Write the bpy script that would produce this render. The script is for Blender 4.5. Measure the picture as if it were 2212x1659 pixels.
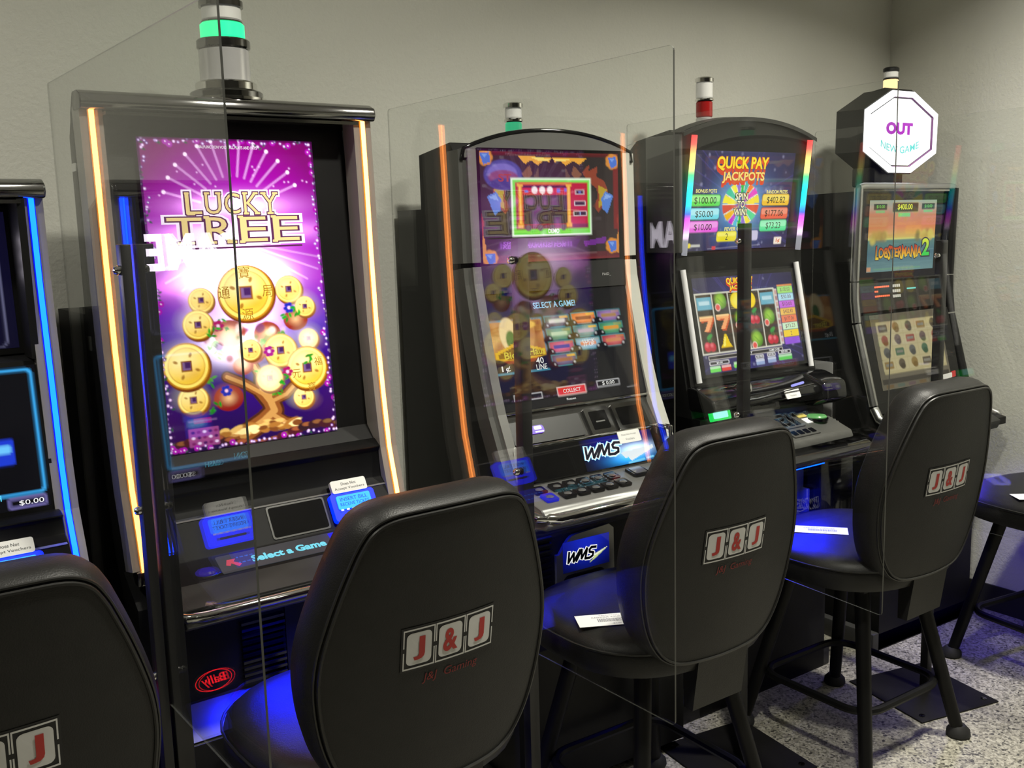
import bpy, bmesh, math, random
import numpy as np
from mathutils import Vector, Matrix
random.seed(4)
for o in list(bpy.data.objects):
    bpy.data.objects.remove(o)
S = bpy.context.scene
COL = S.collection

# ------------------------------------------------------------------ camera, world, lamps, exposure
def make_camera():
    yaw, pitch, roll = 0.5895, -0.1536, -0.0279
    ca, sa, cb, sb = math.cos(yaw), math.sin(yaw), math.cos(pitch), math.sin(pitch)
    f = Vector((sa * cb, ca * cb, sb)); r = Vector((ca, -sa, 0)); u = r.cross(f)
    r2 = math.cos(roll) * r + math.sin(roll) * u
    u2 = -math.sin(roll) * r + math.cos(roll) * u
    cam = bpy.data.cameras.new('camera'); cam.sensor_width = 36; cam.lens = 36 * 2157.2 / 2212
    cam.clip_start = 0.02
    o = bpy.data.objects.new('camera', cam); COL.objects.link(o)
    m = Matrix((r2, u2, -f)).transposed().to_4x4(); m.translation = (-1.1786, -1.2641, 1.4813)
    o.matrix_world = m
    S.camera = o
make_camera()
S.view_settings.view_transform = 'Standard'
S.view_settings.look = 'None'
S.view_settings.gamma = 1.0
S.view_settings.use_curve_mapping = False
S.view_settings.exposure = 0.0
S.cycles.transparent_max_bounces = 32
S.cycles.max_bounces = 10
S.cycles.glossy_bounces = 6
S.cycles.sample_clamp_indirect = 6
W = bpy.data.worlds.new('world'); S.world = W; W.use_nodes = True
W.node_tree.nodes['Background'].inputs[0].default_value = (0.9, 0.92, 1.0, 1)
W.node_tree.nodes['Background'].inputs[1].default_value = 0.02
CEIL = 2.85
# ceiling downlights of the room: (x, y, watts, beam angle); last two are added, unseen weak room fill
DOWNLIGHTS = [(1.50, -0.15, 37, 134), (0.05, -0.40, 36, 150), (-1.9, 0.10, 21, 150), (0.6, -2.4, 2, 150), (-2.2, -2.2, 2, 150)]
def lamp(name, loc, size, power, color, rot=(0, 0, 0), shape='DISK', size_y=None, spread=math.pi, parent=None):
    l = bpy.data.lights.new(name, 'AREA'); l.shape = shape; l.size = size
    if size_y: l.size_y = size_y
    l.energy = power; l.color = color; l.spread = spread
    o = bpy.data.objects.new(name, l); COL.objects.link(o); o.location = loc; o.rotation_euler = rot
    if parent: o.parent = parent
    return o
for (x, y, p, beam) in DOWNLIGHTS:
    lamp('downlight_lamp', (x, y, CEIL - 0.012), 0.17, p, (1.0, 0.96, 0.84), spread=math.radians(beam))

# ------------------------------------------------------------------ materials
def lin(c):
    c = np.asarray(c, float) / 255.0
    return np.where(c <= 0.04045, c / 12.92, ((c + 0.055) / 1.055) ** 2.4)
MATS = {}
def mat(name, color=(.5, .5, .5), rough=.5, metal=0.0, bump=0.0, bscale=200, var=0.0, vscale=8, emit=None, estr=0.0, coat=0.0, sample=True, spec=0.5, trans=0.0):
    if name in MATS: return MATS[name]
    m = bpy.data.materials.new(name); m.use_nodes = True
    nt = m.node_tree; b = nt.nodes['Principled BSDF']
    b.inputs['Base Color'].default_value = (*color, 1)
    b.inputs['Roughness'].default_value = rough; b.inputs['Metallic'].default_value = metal
    b.inputs['Specular IOR Level'].default_value = spec
    if coat: b.inputs['Coat Weight'].default_value = coat; b.inputs['Coat Roughness'].default_value = .08
    if trans: b.inputs['Transmission Weight'].default_value = trans
    tc = nt.nodes.new('ShaderNodeTexCoord')
    if var:
        n = nt.nodes.new('ShaderNodeTexNoise'); n.inputs['Scale'].default_value = vscale; n.inputs['Detail'].default_value = 4
        nt.links.new(tc.outputs['Object'], n.inputs['Vector'])
        r = nt.nodes.new('ShaderNodeValToRGB')
        r.color_ramp.elements[0].color = tuple(c * (1 - var) for c in color) + (1,)
        r.color_ramp.elements[1].color = tuple(min(1, c * (1 + var)) for c in color) + (1,)
        r.color_ramp.elements[0].position = .3; r.color_ramp.elements[1].position = .7
        nt.links.new(n.outputs['Fac'], r.inputs['Fac']); nt.links.new(r.outputs['Color'], b.inputs['Base Color'])
    if bump:
        n = nt.nodes.new('ShaderNodeTexNoise'); n.inputs['Scale'].default_value = bscale; n.inputs['Detail'].default_value = 3
        nt.links.new(tc.outputs['Object'], n.inputs['Vector'])
        bp = nt.nodes.new('ShaderNodeBump'); bp.inputs['Strength'].default_value = bump; bp.inputs['Distance'].default_value = .004
        nt.links.new(n.outputs['Fac'], bp.inputs['Height']); nt.links.new(bp.outputs['Normal'], b.inputs['Normal'])
    if emit is not None:
        b.inputs['Emission Color'].default_value = (*emit, 1); b.inputs['Emission Strength'].default_value = estr
    if not sample: m.cycles.emission_sampling = 'NONE'
    MATS[name] = m
    return m
def glow(name, rgb, s=1.0, sample=False):
    c = lin(rgb)
    return mat(name, (0.01, 0.01, 0.01), .3, emit=tuple(float(v) for v in c), estr=s, sample=sample)
BLACK = mat('black_plastic', (.007, .007, .007), .38, spec=.4, var=.2, bump=.05, bscale=900)
BLACKG = mat('black_gloss', (.005, .005, .0055), .08, var=.1)
GLASSK = mat('black_screen_glass', (.004, .004, .005), .05, var=.1)
CABSIDE = mat('cabinet_laminate', (.007, .007, .0072), .5, spec=.3, var=.25, bump=.08, bscale=600)
PAD = mat('deck_pad_plastic', (.035, .035, .033), .5, spec=.25, var=.15, bump=.08, bscale=800)
CHROME = mat('chrome', (.78, .78, .76), .07, 1.0, var=.03)
DCHROME = mat('dark_chrome', (.30, .30, .30), .10, 1.0, var=.05)
SILVER = mat('silver_plastic', (.33, .33, .32), .28, .55, var=.06)
STEEL = mat('satin_steel', (.55, .55, .55), .3, 1.0, var=.05)
GREYP = mat('grey_plastic', (.095, .095, .09), .33, .15, var=.08)
LITGREY = mat('lit_grey_plastic', (.56, .56, .51), .35, .1, var=.06)
SMOKE = mat('smoked_clear_trim', (.36, .34, .31), .22, .25, var=.06, coat=.5)
VINYL = mat('black_vinyl', (.012, .0119, .0112), .42, bump=.16, bscale=420, var=.12, vscale=30, spec=.3)
PIPING = mat('vinyl_piping', (.012, .012, .011), .34, var=.1)
LEGM = mat('black_powder_coat', (.005, .005, .005), .45, spec=.2, bump=.08, bscale=900, var=.15)
RUBBER = mat('black_rubber', (.01, .01, .01), .7, var=.2)
POSTM = mat('black_post_paint', (.012, .012, .012), .4, bump=.05, bscale=700, var=.2)
PLATEM = mat('black_base_plate', (.008, .0075, .0075), .6, spec=.2, bump=.1, bscale=300, var=.25)
PAPER = mat('white_paper', (.82, .82, .80), .7, var=.03)
STICK = mat('white_sticker', (.85, .85, .83), .5, var=.03)
INK = mat('black_ink', (.02, .02, .02), .6, var=.1)
GINK = mat('grey_ink', (.2, .2, .2), .6, var=.1)
FROST = mat('frosted_white_lens', (.75, .75, .72), .35, var=.04, emit=(1, 1, .96), estr=.04)
WTUBE = mat('white_acrylic_tube', (.80, .80, .82), .25, var=.02)
CLEARC = mat('clear_lamp_body', (.62, .62, .62), .14, .35, var=.06, coat=.6)
EMBW = mat('emblem_white', (.62, .62, .60), .6, var=.06)
EMBR = mat('emblem_red', (.42, .028, .022), .6, var=.1)
EMBK = mat('emblem_black', (.008, .008, .008), .6, var=.1)
EMBT = mat('emblem_thread_red', (.21, .02, .017), .7, var=.1)
REDL = mat('red_lamp_lens', (.35, .012, .012), .2, var=.05)
CYAN = glow('cyan_print', (120, 225, 245), 1.0)
WHITEE = glow('white_print', (255, 255, 255), 1.0)
YELE = glow('yellow_print', (255, 222, 60), 1.0)
REDE = glow('red_print', (225, 60, 35), 1.0)
DARKE = mat('dark_print', (.01, .01, .01), .4, var=.1)
def vcol(name, s, sample=False, rough=.06):
    if name in MATS: return MATS[name]
    m = mat(name, (.006, .006, .007), rough)
    nt = m.node_tree; b = nt.nodes['Principled BSDF']
    a = nt.nodes.new('ShaderNodeAttribute'); a.attribute_name = 'art'
    nt.links.new(a.outputs['Color'], b.inputs['Emission Color']); b.inputs['Emission Strength'].default_value = s
    if not sample: m.cycles.emission_sampling = 'NONE'
    return m
def glowl(name, rgb, sample=True):
    k = max(rgb); return mat(name, (.01, .01, .01), .3, emit=tuple(c / k for c in rgb), estr=k, sample=sample)
SCREEN = vcol('lit_screen', 1.0)
def acrylic():
    m = bpy.data.materials.new('clear_acrylic'); m.use_nodes = True
    nt = m.node_tree; nt.nodes.clear(); N = nt.nodes.new; L = nt.links.new
    geo = N('ShaderNodeNewGeometry')
    dot = N('ShaderNodeVectorMath'); dot.operation = 'DOT_PRODUCT'
    L(geo.outputs['Normal'], dot.inputs[0]); L(geo.outputs['Incoming'], dot.inputs[1])
    ab = N('ShaderNodeMath'); ab.operation = 'ABSOLUTE'; L(dot.outputs['Value'], ab.inputs[0])
    om = N('ShaderNodeMath'); om.operation = 'SUBTRACT'; om.inputs[0].default_value = 1; L(ab.outputs[0], om.inputs[1])
    pw = N('ShaderNodeMath'); pw.operation = 'POWER'; pw.inputs[1].default_value = 5; L(om.outputs[0], pw.inputs[0])
    mu = N('ShaderNodeMath'); mu.operation = 'MULTIPLY_ADD'; mu.inputs[1].default_value = .96; mu.inputs[2].default_value = .04; L(pw.outputs[0], mu.inputs[0])
    tr = N('ShaderNodeBsdfTransparent'); tr.inputs[0].default_value = (.985, .99, .985, 1)
    gl = N('ShaderNodeBsdfGlossy'); gl.inputs['Roughness'].default_value = .0
    nz = N('ShaderNodeTexNoise'); nz.inputs['Scale'].default_value = 3; tc = N('ShaderNodeTexCoord'); L(tc.outputs['Object'], nz.inputs['Vector'])
    bp = N('ShaderNodeBump'); bp.inputs['Strength'].default_value = .004; bp.inputs['Distance'].default_value = .01; L(nz.outputs['Fac'], bp.inputs['Height']); L(bp.outputs['Normal'], gl.inputs['Normal'])
    mx = N('ShaderNodeMixShader'); L(mu.outputs[0], mx.inputs[0]); L(tr.outputs[0], mx.inputs[1]); L(gl.outputs[0], mx.inputs[2])
    out = N('ShaderNodeOutputMaterial'); L(mx.outputs[0], out.inputs[0])
    return m
ACRYLIC = acrylic()
ACRYEDGE = mat('acrylic_cut_edge', (.065, .066, .06), .3, var=.15, vscale=20)

def faint_edge():
    m = mat('acrylic_faint_edge', (.12, .125, .11), .3, var=.15); nt = m.node_tree; b = nt.nodes['Principled BSDF']
    tr = nt.nodes.new('ShaderNodeBsdfTransparent'); mx = nt.nodes.new('ShaderNodeMixShader'); mx.inputs[0].default_value = .35
    nt.links.new(tr.outputs[0], mx.inputs[1]); nt.links.new(b.outputs[0], mx.inputs[2]); nt.links.new(mx.outputs[0], nt.nodes['Material Output'].inputs[0]); return m
ACRYFAINT = faint_edge()

# ------------------------------------------------------------------ object helpers
def link(name, me, parent=None, mats=None):
    o = bpy.data.objects.new(name, me); COL.objects.link(o)
    if mats:
        for m in (mats if isinstance(mats, (list, tuple)) else [mats]): me.materials.append(m)
    if parent: o.parent = parent
    return o
def thing(name, label, cat, loc=(0, 0, 0), rz=0.0, group=None):
    o = bpy.data.objects.new(name, None); COL.objects.link(o); o.empty_display_size = .1
    o.location = loc; o.rotation_euler = (0, 0, rz); o['label'] = label; o['category'] = cat
    if group: o['group'] = group
    return o
def tag(o, label, cat, group=None):
    o['label'] = label; o['category'] = cat
    if group: o['group'] = group
    return o
class MB:
    """collects simple shapes for ONE mesh object"""
    def __init__(s): s.v = []; s.f = []; s.m = []; s.sm = []
    def add(s, v, f, mi=0, smooth=False):
        n = len(s.v); s.v += [tuple(p) for p in v]; s.f += [tuple(i + n for i in q) for q in f]; s.m += [mi] * len(f); s.sm += [smooth] * len(f)
        return s
    def box(s, x0, x1, y0, y1, z0, z1, mi=0, r=0.0, seg=2):
        bm = bmesh.new(); bmesh.ops.create_cube(bm, size=1)
        bmesh.ops.scale(bm, vec=(x1 - x0, y1 - y0, z1 - z0), verts=bm.verts)
        if r: bmesh.ops.bevel(bm, geom=bm.edges[:], offset=min(r, .49 * min(abs(x1 - x0), abs(y1 - y0), abs(z1 - z0))), segments=seg, profile=.5, affect='EDGES')
        bmesh.ops.translate(bm, vec=((x0 + x1) / 2, (y0 + y1) / 2, (z0 + z1) / 2), verts=bm.verts)
        return s.bm(bm, mi, smooth=bool(r))
    def bm(s, bm, mi=0, smooth=False):
        bm.verts.index_update()
        s.add([v.co[:] for v in bm.verts], [[v.index for v in f.verts] for f in bm.faces], mi, smooth); bm.free(); return s
    def prism(s, prof, x0, x1, mi=0, r=0.0, seg=2):
        """closed (y,z) outline extruded along x"""
        bm = bmesh.new(); n = len(prof)
        a = [bm.verts.new((x0, y, z)) for y, z in prof]; b = [bm.verts.new((x1, y, z)) for y, z in prof]
        bm.faces.new(a); bm.faces.new(b[::-1])
        for i in range(n): bm.faces.new((a[i], b[i], b[(i + 1) % n], a[(i + 1) % n]))
        bmesh.ops.recalc_face_normals(bm, faces=bm.faces[:])
        if r: bmesh.ops.bevel(bm, geom=bm.edges[:], offset=r, segments=seg, profile=.5, affect='EDGES', clamp_overlap=True)
        return s.bm(bm, mi, smooth=bool(r))
    def lathe(s, prof, c=(0, 0, 0), n=28, mi=0, caps=True):
        """(radius, z) outline round the z axis"""
        v = []; f = []; k = len(prof)
        for r, z in prof:
            for i in range(n):
                a = 2 * math.pi * i / n; v.append((c[0] + r * math.cos(a), c[1] + r * math.sin(a), c[2] + z))
        for j in range(k - 1):
            for i in range(n):
                f.append((j * n + i, j * n + (i + 1) % n, (j + 1) * n + (i + 1) % n, (j + 1) * n + i))
        if caps: f.append(tuple(range(n))[::-1]); f.append(tuple((k - 1) * n + i for i in range(n)))
        return s.add(v, f, mi, True)
    def tube(s, pts, r, n=10, closed=False, mi=0, caps=True):
        """round bar along points; r may be a list"""
        P = [Vector(p) for p in pts]; k = len(P); rr = r if isinstance(r, (list, tuple)) else [r] * k
        v = []; f = []; prev = None
        for i in range(k):
            if closed: t = (P[(i + 1) % k] - P[i - 1]).normalized()
            else: t = (P[min(i + 1, k - 1)] - P[max(i - 1, 0)]).normalized()
            if prev is None:
                a = Vector((0, 0, 1)) if abs(t.z) < .9 else Vector((1, 0, 0)); u = (a - t * a.dot(t)).normalized()
            else: u = (prev - t * prev.dot(t)).normalized()
            prev = u; w = t.cross(u)
            for q in range(n):
                a = 2 * math.pi * q / n; v.append(P[i] + (u * math.cos(a) + w * math.sin(a)) * rr[i])
        for i in range(k if closed else k - 1):
            j = (i + 1) % k
            for q in range(n): f.append((i * n + q, i * n + (q + 1) % n, j * n + (q + 1) % n, j * n + q))
        if caps and not closed: f.append(tuple(range(n))[::-1]); f.append(tuple((k - 1) * n + q for q in range(n)))
        return s.add(v, f, mi, True)
    def ribbon(s, path, x0, x1, out, inn, mi=0):
        """rectangular bar that follows a (y,z) path listed top to bottom; out = towards the room, inn = into the cabinet"""
        k = len(path); v = []; f = []
        for i in range(k):
            a = path[max(i - 1, 0)]; b = path[min(i + 1, k - 1)]
            t = Vector((0, b[0] - a[0], b[1] - a[1])).normalized(); nrm = Vector((0, t.z, -t.y))
            if nrm.y > 0: nrm = -nrm
            c = Vector((0, path[i][0], path[i][1]))
            for xx, d in ((x0, out), (x1, out), (x1, -inn), (x0, -inn)):
                p = c + nrm * d; v.append((xx, p.y, p.z))
        for i in range(k - 1):
            for q in range(4): f.append((i * 4 + q, i * 4 + (q + 1) % 4, i * 4 + 4 + (q + 1) % 4, i * 4 + 4 + q))
        f.append((3, 2, 1, 0)); e = (k - 1) * 4; f.append((e, e + 1, e + 2, e + 3))
        return s.add(v, f, mi, False)
    def build(s, name, mats, parent=None):
        me = bpy.data.meshes.new(name); me.from_pydata([tuple(p) for p in s.v], [], s.f)
        me.polygons.foreach_set('material_index', s.m); me.polygons.foreach_set('use_smooth', s.sm)
        bm = bmesh.new(); bm.from_mesh(me); bmesh.ops.recalc_face_normals(bm, faces=bm.faces[:]); bm.to_mesh(me); bm.free()
        o = link(name, me, parent, mats)
        if any(s.sm): 
            try: me.set_sharp_from_angle(angle=math.radians(38))
            except Exception: pass
        return o
class Frame:
    """a face: origin o, right r, up u; normal towards the room. at(a,b,e) = o + a*r + b*u + e*n"""
    def __init__(s, o, r, u):
        s.o = Vector(o); s.r = Vector(r).normalized(); s.u = Vector(u).normalized(); s.n = s.r.cross(s.u)
    def at(s, a, b, e=0.0): return s.o + s.r * a + s.u * b + s.n * e
    def z(s, z): return (z - s.o.z) / s.u.z          # distance up the face of a height z
def face(A, B):
    """machine face through profile points A (top) and B (bottom), both (y,z); origin at B, x = machine x"""
    return Frame((0, B[0], B[1]), (1, 0, 0), (0, A[0] - B[0], A[1] - B[1]))
def rrect(x0, x1, y0, y1, r, n=5):
    r = min(r, .49 * abs(x1 - x0), .49 * abs(y1 - y0)); out = []
    for cx, cy, a0 in ((x1 - r, y1 - r, 0), (x0 + r, y1 - r, 90), (x0 + r, y0 + r, 180), (x1 - r, y0 + r, 270)):
        for i in range(n + 1):
            a = math.radians(a0 + 90 * i / n); out.append((cx + r * math.cos(a), cy + r * math.sin(a)))
    return out
def slab(mb, F, poly, e0, e1, mi=0, mi_side=None):
    """flat polygon on a face with thickness e0..e1"""
    n = len(poly); v = [F.at(a, b, e1) for a, b in poly] + [F.at(a, b, e0) for a, b in poly]
    mb.add(v, [tuple(range(n))], mi)
    mb.add(v, [tuple(range(n, 2 * n))[::-1]] + [(i, i + n, (i + 1) % n + n, (i + 1) % n) for i in range(n)], mi if mi_side is None else mi_side)
    return mb
def plate(name, F, x0, x1, b0, b1, e0, e1, m, parent, r=.004):
    mb = MB(); slab(mb, F, rrect(x0, x1, b0, b1, r), e0, e1); return mb.build(name, m, parent)
GL = {}
def glyphs(text, off=0.0, shear=0.0, spacing=1.0):
    key = (text, off, shear, spacing)
    if key not in GL:
        c = bpy.data.curves.new('t', 'FONT'); c.body = text; c.size = 1; c.offset = off; c.shear = shear; c.space_character = spacing
        c.resolution_u = 3; c.fill_mode = 'FRONT'
        o = bpy.data.objects.new('t', c); COL.objects.link(o)
        dg = bpy.context.evaluated_depsgraph_get(); me = o.evaluated_get(dg).to_mesh()
        v = np.array([p.co[:2] for p in me.vertices]); f = [tuple(p.vertices) for p in me.polygons]
        o.evaluated_get(dg).to_mesh_clear(); bpy.data.objects.remove(o); bpy.data.curves.remove(c)
        GL[key] = (v, f, v.min(0), v.max(0))
    return GL[key]
def put_text(mb, F, text, cx, cy, w, h, e, mi=0, off=0.0, shear=0.0, warp=None, spacing=1.0, base=None):
    """text fitted to the box w x h centred at (cx,cy) of a face; base = reference offset so outlines line up"""
    v, f, lo, hi = glyphs(text, off, shear, spacing)
    if base is not None: _, _, lo, hi = glyphs(text, base, shear, spacing)
    q = (v - (lo + hi) / 2) / (hi - lo) * np.array([w, h])
    pts = []
    for a, b in q:
        if warp: a, b = warp(a, b)
        pts.append(F.at(cx + a, cy + b, e))
    mb.add(pts, f, mi)
    return mb
# ---- painted screens: a fine grid whose colour attribute is the picture the screen shows
class Art:
    def __init__(s, w, h, nx):
        s.nx = nx; s.ny = max(2, int(round(nx * h / w))); s.k = h / w
        u, v = np.meshgrid(np.linspace(0, 1, s.nx + 1), np.linspace(0, 1, s.ny + 1)); s.U, s.V = u, v; s.Y = v * s.k
        s.c = np.zeros(u.shape + (3,)); s.px = 1.0 / nx
    def mix(s, m, col):
        s.c = s.c * (1 - m[..., None]) + (lin(col) if not callable(col) else col()) * m[..., None]; return s
    def add(s, m, col, k=1.0): s.c = s.c + m[..., None] * lin(col) * k; return s
    def fill(s, col): s.c[:] = lin(col); return s
    def grad(s, stops, axis='v'):
        t = s.V if axis == 'v' else s.U
        P = [p for p, _ in stops]; C = np.array([lin(c) for _, c in stops])
        for i in range(3): s.c[..., i] = np.interp(t, P, C[:, i])
        return s
    def em(s, u, v, ru, rv=None, rot=0.0, soft=1.2):
        rv = ru if rv is None else rv; dx = s.U - u; dy = s.Y - v * s.k
        c, n = math.cos(rot), math.sin(rot); a = (c * dx + n * dy) / ru; b = (-n * dx + c * dy) / rv
        d = (np.sqrt(a * a + b * b) - 1) * min(ru, rv)
        return np.clip(.5 - d / (soft * s.px), 0, 1)
    def ell(s, u, v, ru, col, rv=None, rot=0.0, soft=1.2, a=1.0): return s.mix(s.em(u, v, ru, rv, rot, soft) * a, col)
    def rm(s, u0, v0, u1, v1, r=0.0):
        cx, cy = (u0 + u1) / 2, (v0 + v1) / 2 * s.k; hx, hy = (u1 - u0) / 2 - r, (v1 - v0) / 2 * s.k - r
        dx = np.abs(s.U - cx) - hx; dy = np.abs(s.Y - cy) - hy
        d = np.sqrt(np.maximum(dx, 0) ** 2 + np.maximum(dy, 0) ** 2) + np.minimum(np.maximum(dx, dy), 0) - r
        return np.clip(.5 - d / s.px, 0, 1)
    def rect(s, u0, v0, u1, v1, col, r=0.0, a=1.0): return s.mix(s.rm(u0, v0, u1, v1, r) * a, col)
    def line(s, pts, w, col, a=1.0):
        m = np.zeros(s.U.shape)
        for (u0, v0), (u1, v1) in zip(pts[:-1], pts[1:]):
            ax, ay, bx, by = u0, v0 * s.k, u1, v1 * s.k; L = (bx - ax) ** 2 + (by - ay) ** 2 + 1e-12
            t = np.clip(((s.U - ax) * (bx - ax) + (s.Y - ay) * (by - ay)) / L, 0, 1)
            d = np.sqrt((s.U - ax - t * (bx - ax)) ** 2 + (s.Y - ay - t * (by - ay)) ** 2) - w / 2
            m = np.maximum(m, np.clip(.5 - d / s.px, 0, 1))
        return s.mix(m * a, col)
    def poly(s, pts, col, a=1.0):
        inside = np.zeros(s.U.shape, bool); n = len(pts)
        for i in range(n):
            x0, y0 = pts[i]; x1, y1 = pts[(i + 1) % n]
            if y0 == y1: continue
            c = ((y0 > s.V) != (y1 > s.V)) & (s.U < (x1 - x0) * (s.V - y0) / (y1 - y0) + x0); inside ^= c
        return s.mix(inside.astype(float) * a, col)
    def glow(s, u, v, r, col, k=1.0, rv=None):
        rv = rv or r; d2 = ((s.U - u) / r) ** 2 + ((s.Y - v * s.k) / rv) ** 2
        return s.add(np.exp(-d2), col, k)
    def build(s, name, F, x0, x1, btop, bbot, e, parent, m=None):
        ny, nx = s.ny, s.nx
        X = x0 + s.U * (x1 - x0); B = btop + s.V * (bbot - btop)
        o = np.array(F.o)[None, None] + X[..., None] * np.array(F.r) + B[..., None] * np.array(F.u) + e * np.array(F.n)
        idx = np.arange((ny + 1) * (nx + 1)).reshape(ny + 1, nx + 1)
        q = np.stack([idx[:-1, :-1], idx[1:, :-1], idx[1:, 1:], idx[:-1, 1:]], -1).reshape(-1, 4)
        me = bpy.data.meshes.new(name); me.vertices.add(o.size // 3); me.vertices.foreach_set('co', o.reshape(-1))
        me.loops.add(q.size); me.polygons.add(len(q)); me.loops.foreach_set('vertex_index', q.reshape(-1).astype(np.int32))
        me.polygons.foreach_set('loop_start', np.arange(0, q.size, 4, dtype=np.int32)); me.update(calc_edges=True)
        at = me.color_attributes.new('art', 'FLOAT_COLOR', 'POINT')
        rgba = np.ones((o.size // 3, 4)); rgba[:, :3] = s.c.reshape(-1, 3); at.data.foreach_set('color', rgba.reshape(-1).astype(np.float32))
        return link(name, me, parent, m or SCREEN)

# ------------------------------------------------------------------ the room
XW, YW, XL, YF = 2.33, 1.26, -4.2, -4.2
def wall_mat():
    m = mat('painted_wall', (.60, .60, .535), .75, var=.03, vscale=2)
    nt = m.node_tree; b = nt.nodes['Principled BSDF']; tc = nt.nodes.new('ShaderNodeTexCoord')
    n = nt.nodes.new('ShaderNodeTexNoise'); n.inputs['Scale'].default_value = 95; n.inputs['Detail'].default_value = 3; n.inputs['Roughness'].default_value = .6
    nt.links.new(tc.outputs['Object'], n.inputs['Vector'])
    bp = nt.nodes.new('ShaderNodeBump'); bp.inputs['Strength'].default_value = .4; bp.inputs['Distance'].default_value = .004
    nt.links.new(n.outputs['Fac'], bp.inputs['Height']); nt.links.new(bp.outputs['Normal'], b.inputs['Normal'])
    return m
def floor_mat():
    m = mat('speckled_floor', (.5, .5, .47), .35)
    nt = m.node_tree; b = nt.nodes['Principled BSDF']; tc = nt.nodes.new('ShaderNodeTexCoord')
    def ramp(src, st):
        r = nt.nodes.new('ShaderNodeValToRGB'); e = r.color_ramp.elements
        e[0].position, e[0].color = st[0][0], (*st[0][1], 1); e[1].position, e[1].color = st[-1][0], (*st[-1][1], 1)
        for p, c in st[1:-1]: q = e.new(p); q.color = (*c, 1)
        nt.links.new(src, r.inputs['Fac']); return r
    v = nt.nodes.new('ShaderNodeTexVoronoi'); v.inputs['Scale'].default_value = 135; nt.links.new(tc.outputs['Object'], v.inputs['Vector'])
    sep = nt.nodes.new('ShaderNodeSeparateColor'); nt.links.new(v.outputs['Color'], sep.inputs['Color'])
    r1 = ramp(sep.outputs['Red'], [(.0, (.07, .068, .06)), (.09, (.16, .155, .14)), (.17, (.27, .26, .22)), (.55, (.42, .40, .34)), (1., (.56, .54, .47))])
    v2 = nt.nodes.new('ShaderNodeTexVoronoi'); v2.inputs['Scale'].default_value = 230; nt.links.new(tc.outputs['Object'], v2.inputs['Vector'])
    sep2 = nt.nodes.new('ShaderNodeSeparateColor'); nt.links.new(v2.outputs['Color'], sep2.inputs['Color'])
    r2 = ramp(sep2.outputs['Green'], [(.0, (.25, .25, .23)), (.3, (.8, .8, .76)), (1., (1, 1, .97))])
    mx = nt.nodes.new('ShaderNodeMix'); mx.data_type = 'RGBA'; mx.blend_type = 'MULTIPLY'; mx.inputs[0].default_value = .75
    nt.links.new(r1.outputs['Color'], mx.inputs[6]); nt.links.new(r2.outputs['Color'], mx.inputs[7]); nt.links.new(mx.outputs[2], b.inputs['Base Color'])
    return m
def structure(name, m, x0, x1, y0, y1, z0, z1):
    o = MB().box(x0, x1, y0, y1, z0, z1).build(name, m); o['kind'] = 'structure'; return o
WALL = wall_mat(); FLOOR = floor_mat()
structure('floor', FLOOR, XL, XW, YF, YW, -.1, 0)
structure('ceiling', mat('white_ceiling', (.72, .72, .70), .8, var=.03), XL, XW, YF, YW, CEIL, CEIL + .1)
structure('wall_back', WALL, XL, XW + .1, YW, YW + .1, -.1, CEIL + .1)
structure('wall_right', WALL, XW, XW + .1, YF, YW, -.1, CEIL + .1)
structure('wall_left', WALL, XL - .1, XL, YF, YW, -.1, CEIL + .1)
structure('wall_front', mat('dark_far_wall', (.10, .10, .095), .8, var=.1), XL - .1, XW + .1, YF - .1, YF, -.1, CEIL + .1)
COVE = mat('black_cove_base', (.014, .014, .014), .5, var=.15)
structure('baseboard_right', COVE, XW - .008, XW, YF, YW - .008, 0, .1)
structure('baseboard_back', COVE, XL, XW, YW - .008, YW, 0, .1)
for i, (x, y, p, beam) in enumerate(DOWNLIGHTS):
    t = thing('ceiling_light', ['white ring ceiling downlight nearest the right wall', 'white ring ceiling downlight above the second machine', 'white ring ceiling downlight at the left above the machines', 'added white ring fill downlight behind the camera on the right', 'added white ring fill downlight behind the camera on the left'][i], 'ceiling light', (x, y, CEIL), 0, 'ceiling downlights')
    MB().lathe([(.125, 0), (.125, -.008), (.095, -.008), (.095, 0)], caps=False).build('ring', mat('white_trim_ring', (.7, .7, .68), .4, var=.03), t)
    MB().lathe([(.001, -.003), (.094, -.003)], caps=False).build('diffuser', mat('lamp_diffuser', (.8, .8, .78), .4, emit=(1, .97, .9), estr=3.0, sample=False), t)

# ------------------------------------------------------------------ shared machine pieces
def candle(root, x, y, z, rows, cap):
    """signal lamp tower: rows = (name, r, z0, z1, material)"""
    lampo = MB().lathe([(rows[0][1] * 1.12, 0), (rows[0][1] * 1.12, .006), (rows[0][1], .008)], (x, y, z)).build('signal_lamp', CHROME, root)
    for nm, r, a, b, m in rows:
        q = min(.003, (b - a) * .3)
        MB().lathe([(r - q, a), (r, a + q), (r, b - q), (r - q, b)], (x, y, z)).build(nm, m, lampo)
    r, a, b, m = cap
    MB().lathe([(r, a), (r, b - .004), (r - .006, b)], (x, y, z)).build('cap', m, lampo)
def strip(root, path, xc, w, core, edge, trim, tw=.044, name='light_strip'):
    """lit strip in a clear moulding along a profile path"""
    t = MB().ribbon(path, xc - tw / 2, xc + tw / 2, .004, .05).build('side_trim', trim, root)
    s = MB().ribbon(path, xc - w / 2, xc + w / 2, .0065, .002).build(name, edge, root)
    MB().ribbon(path, xc - w * .36, xc + w * .36, .0085, .0).build('strip_core', core, s)
    return t
BLUEE = glowl('blue_led', (.0, .35, 6.0), False)
BLUEM = glow('blue_lens', (0, 25, 255), 4.0)
CYANB = glow('cyan_lens', (20, 110, 255), 4.0)
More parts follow.
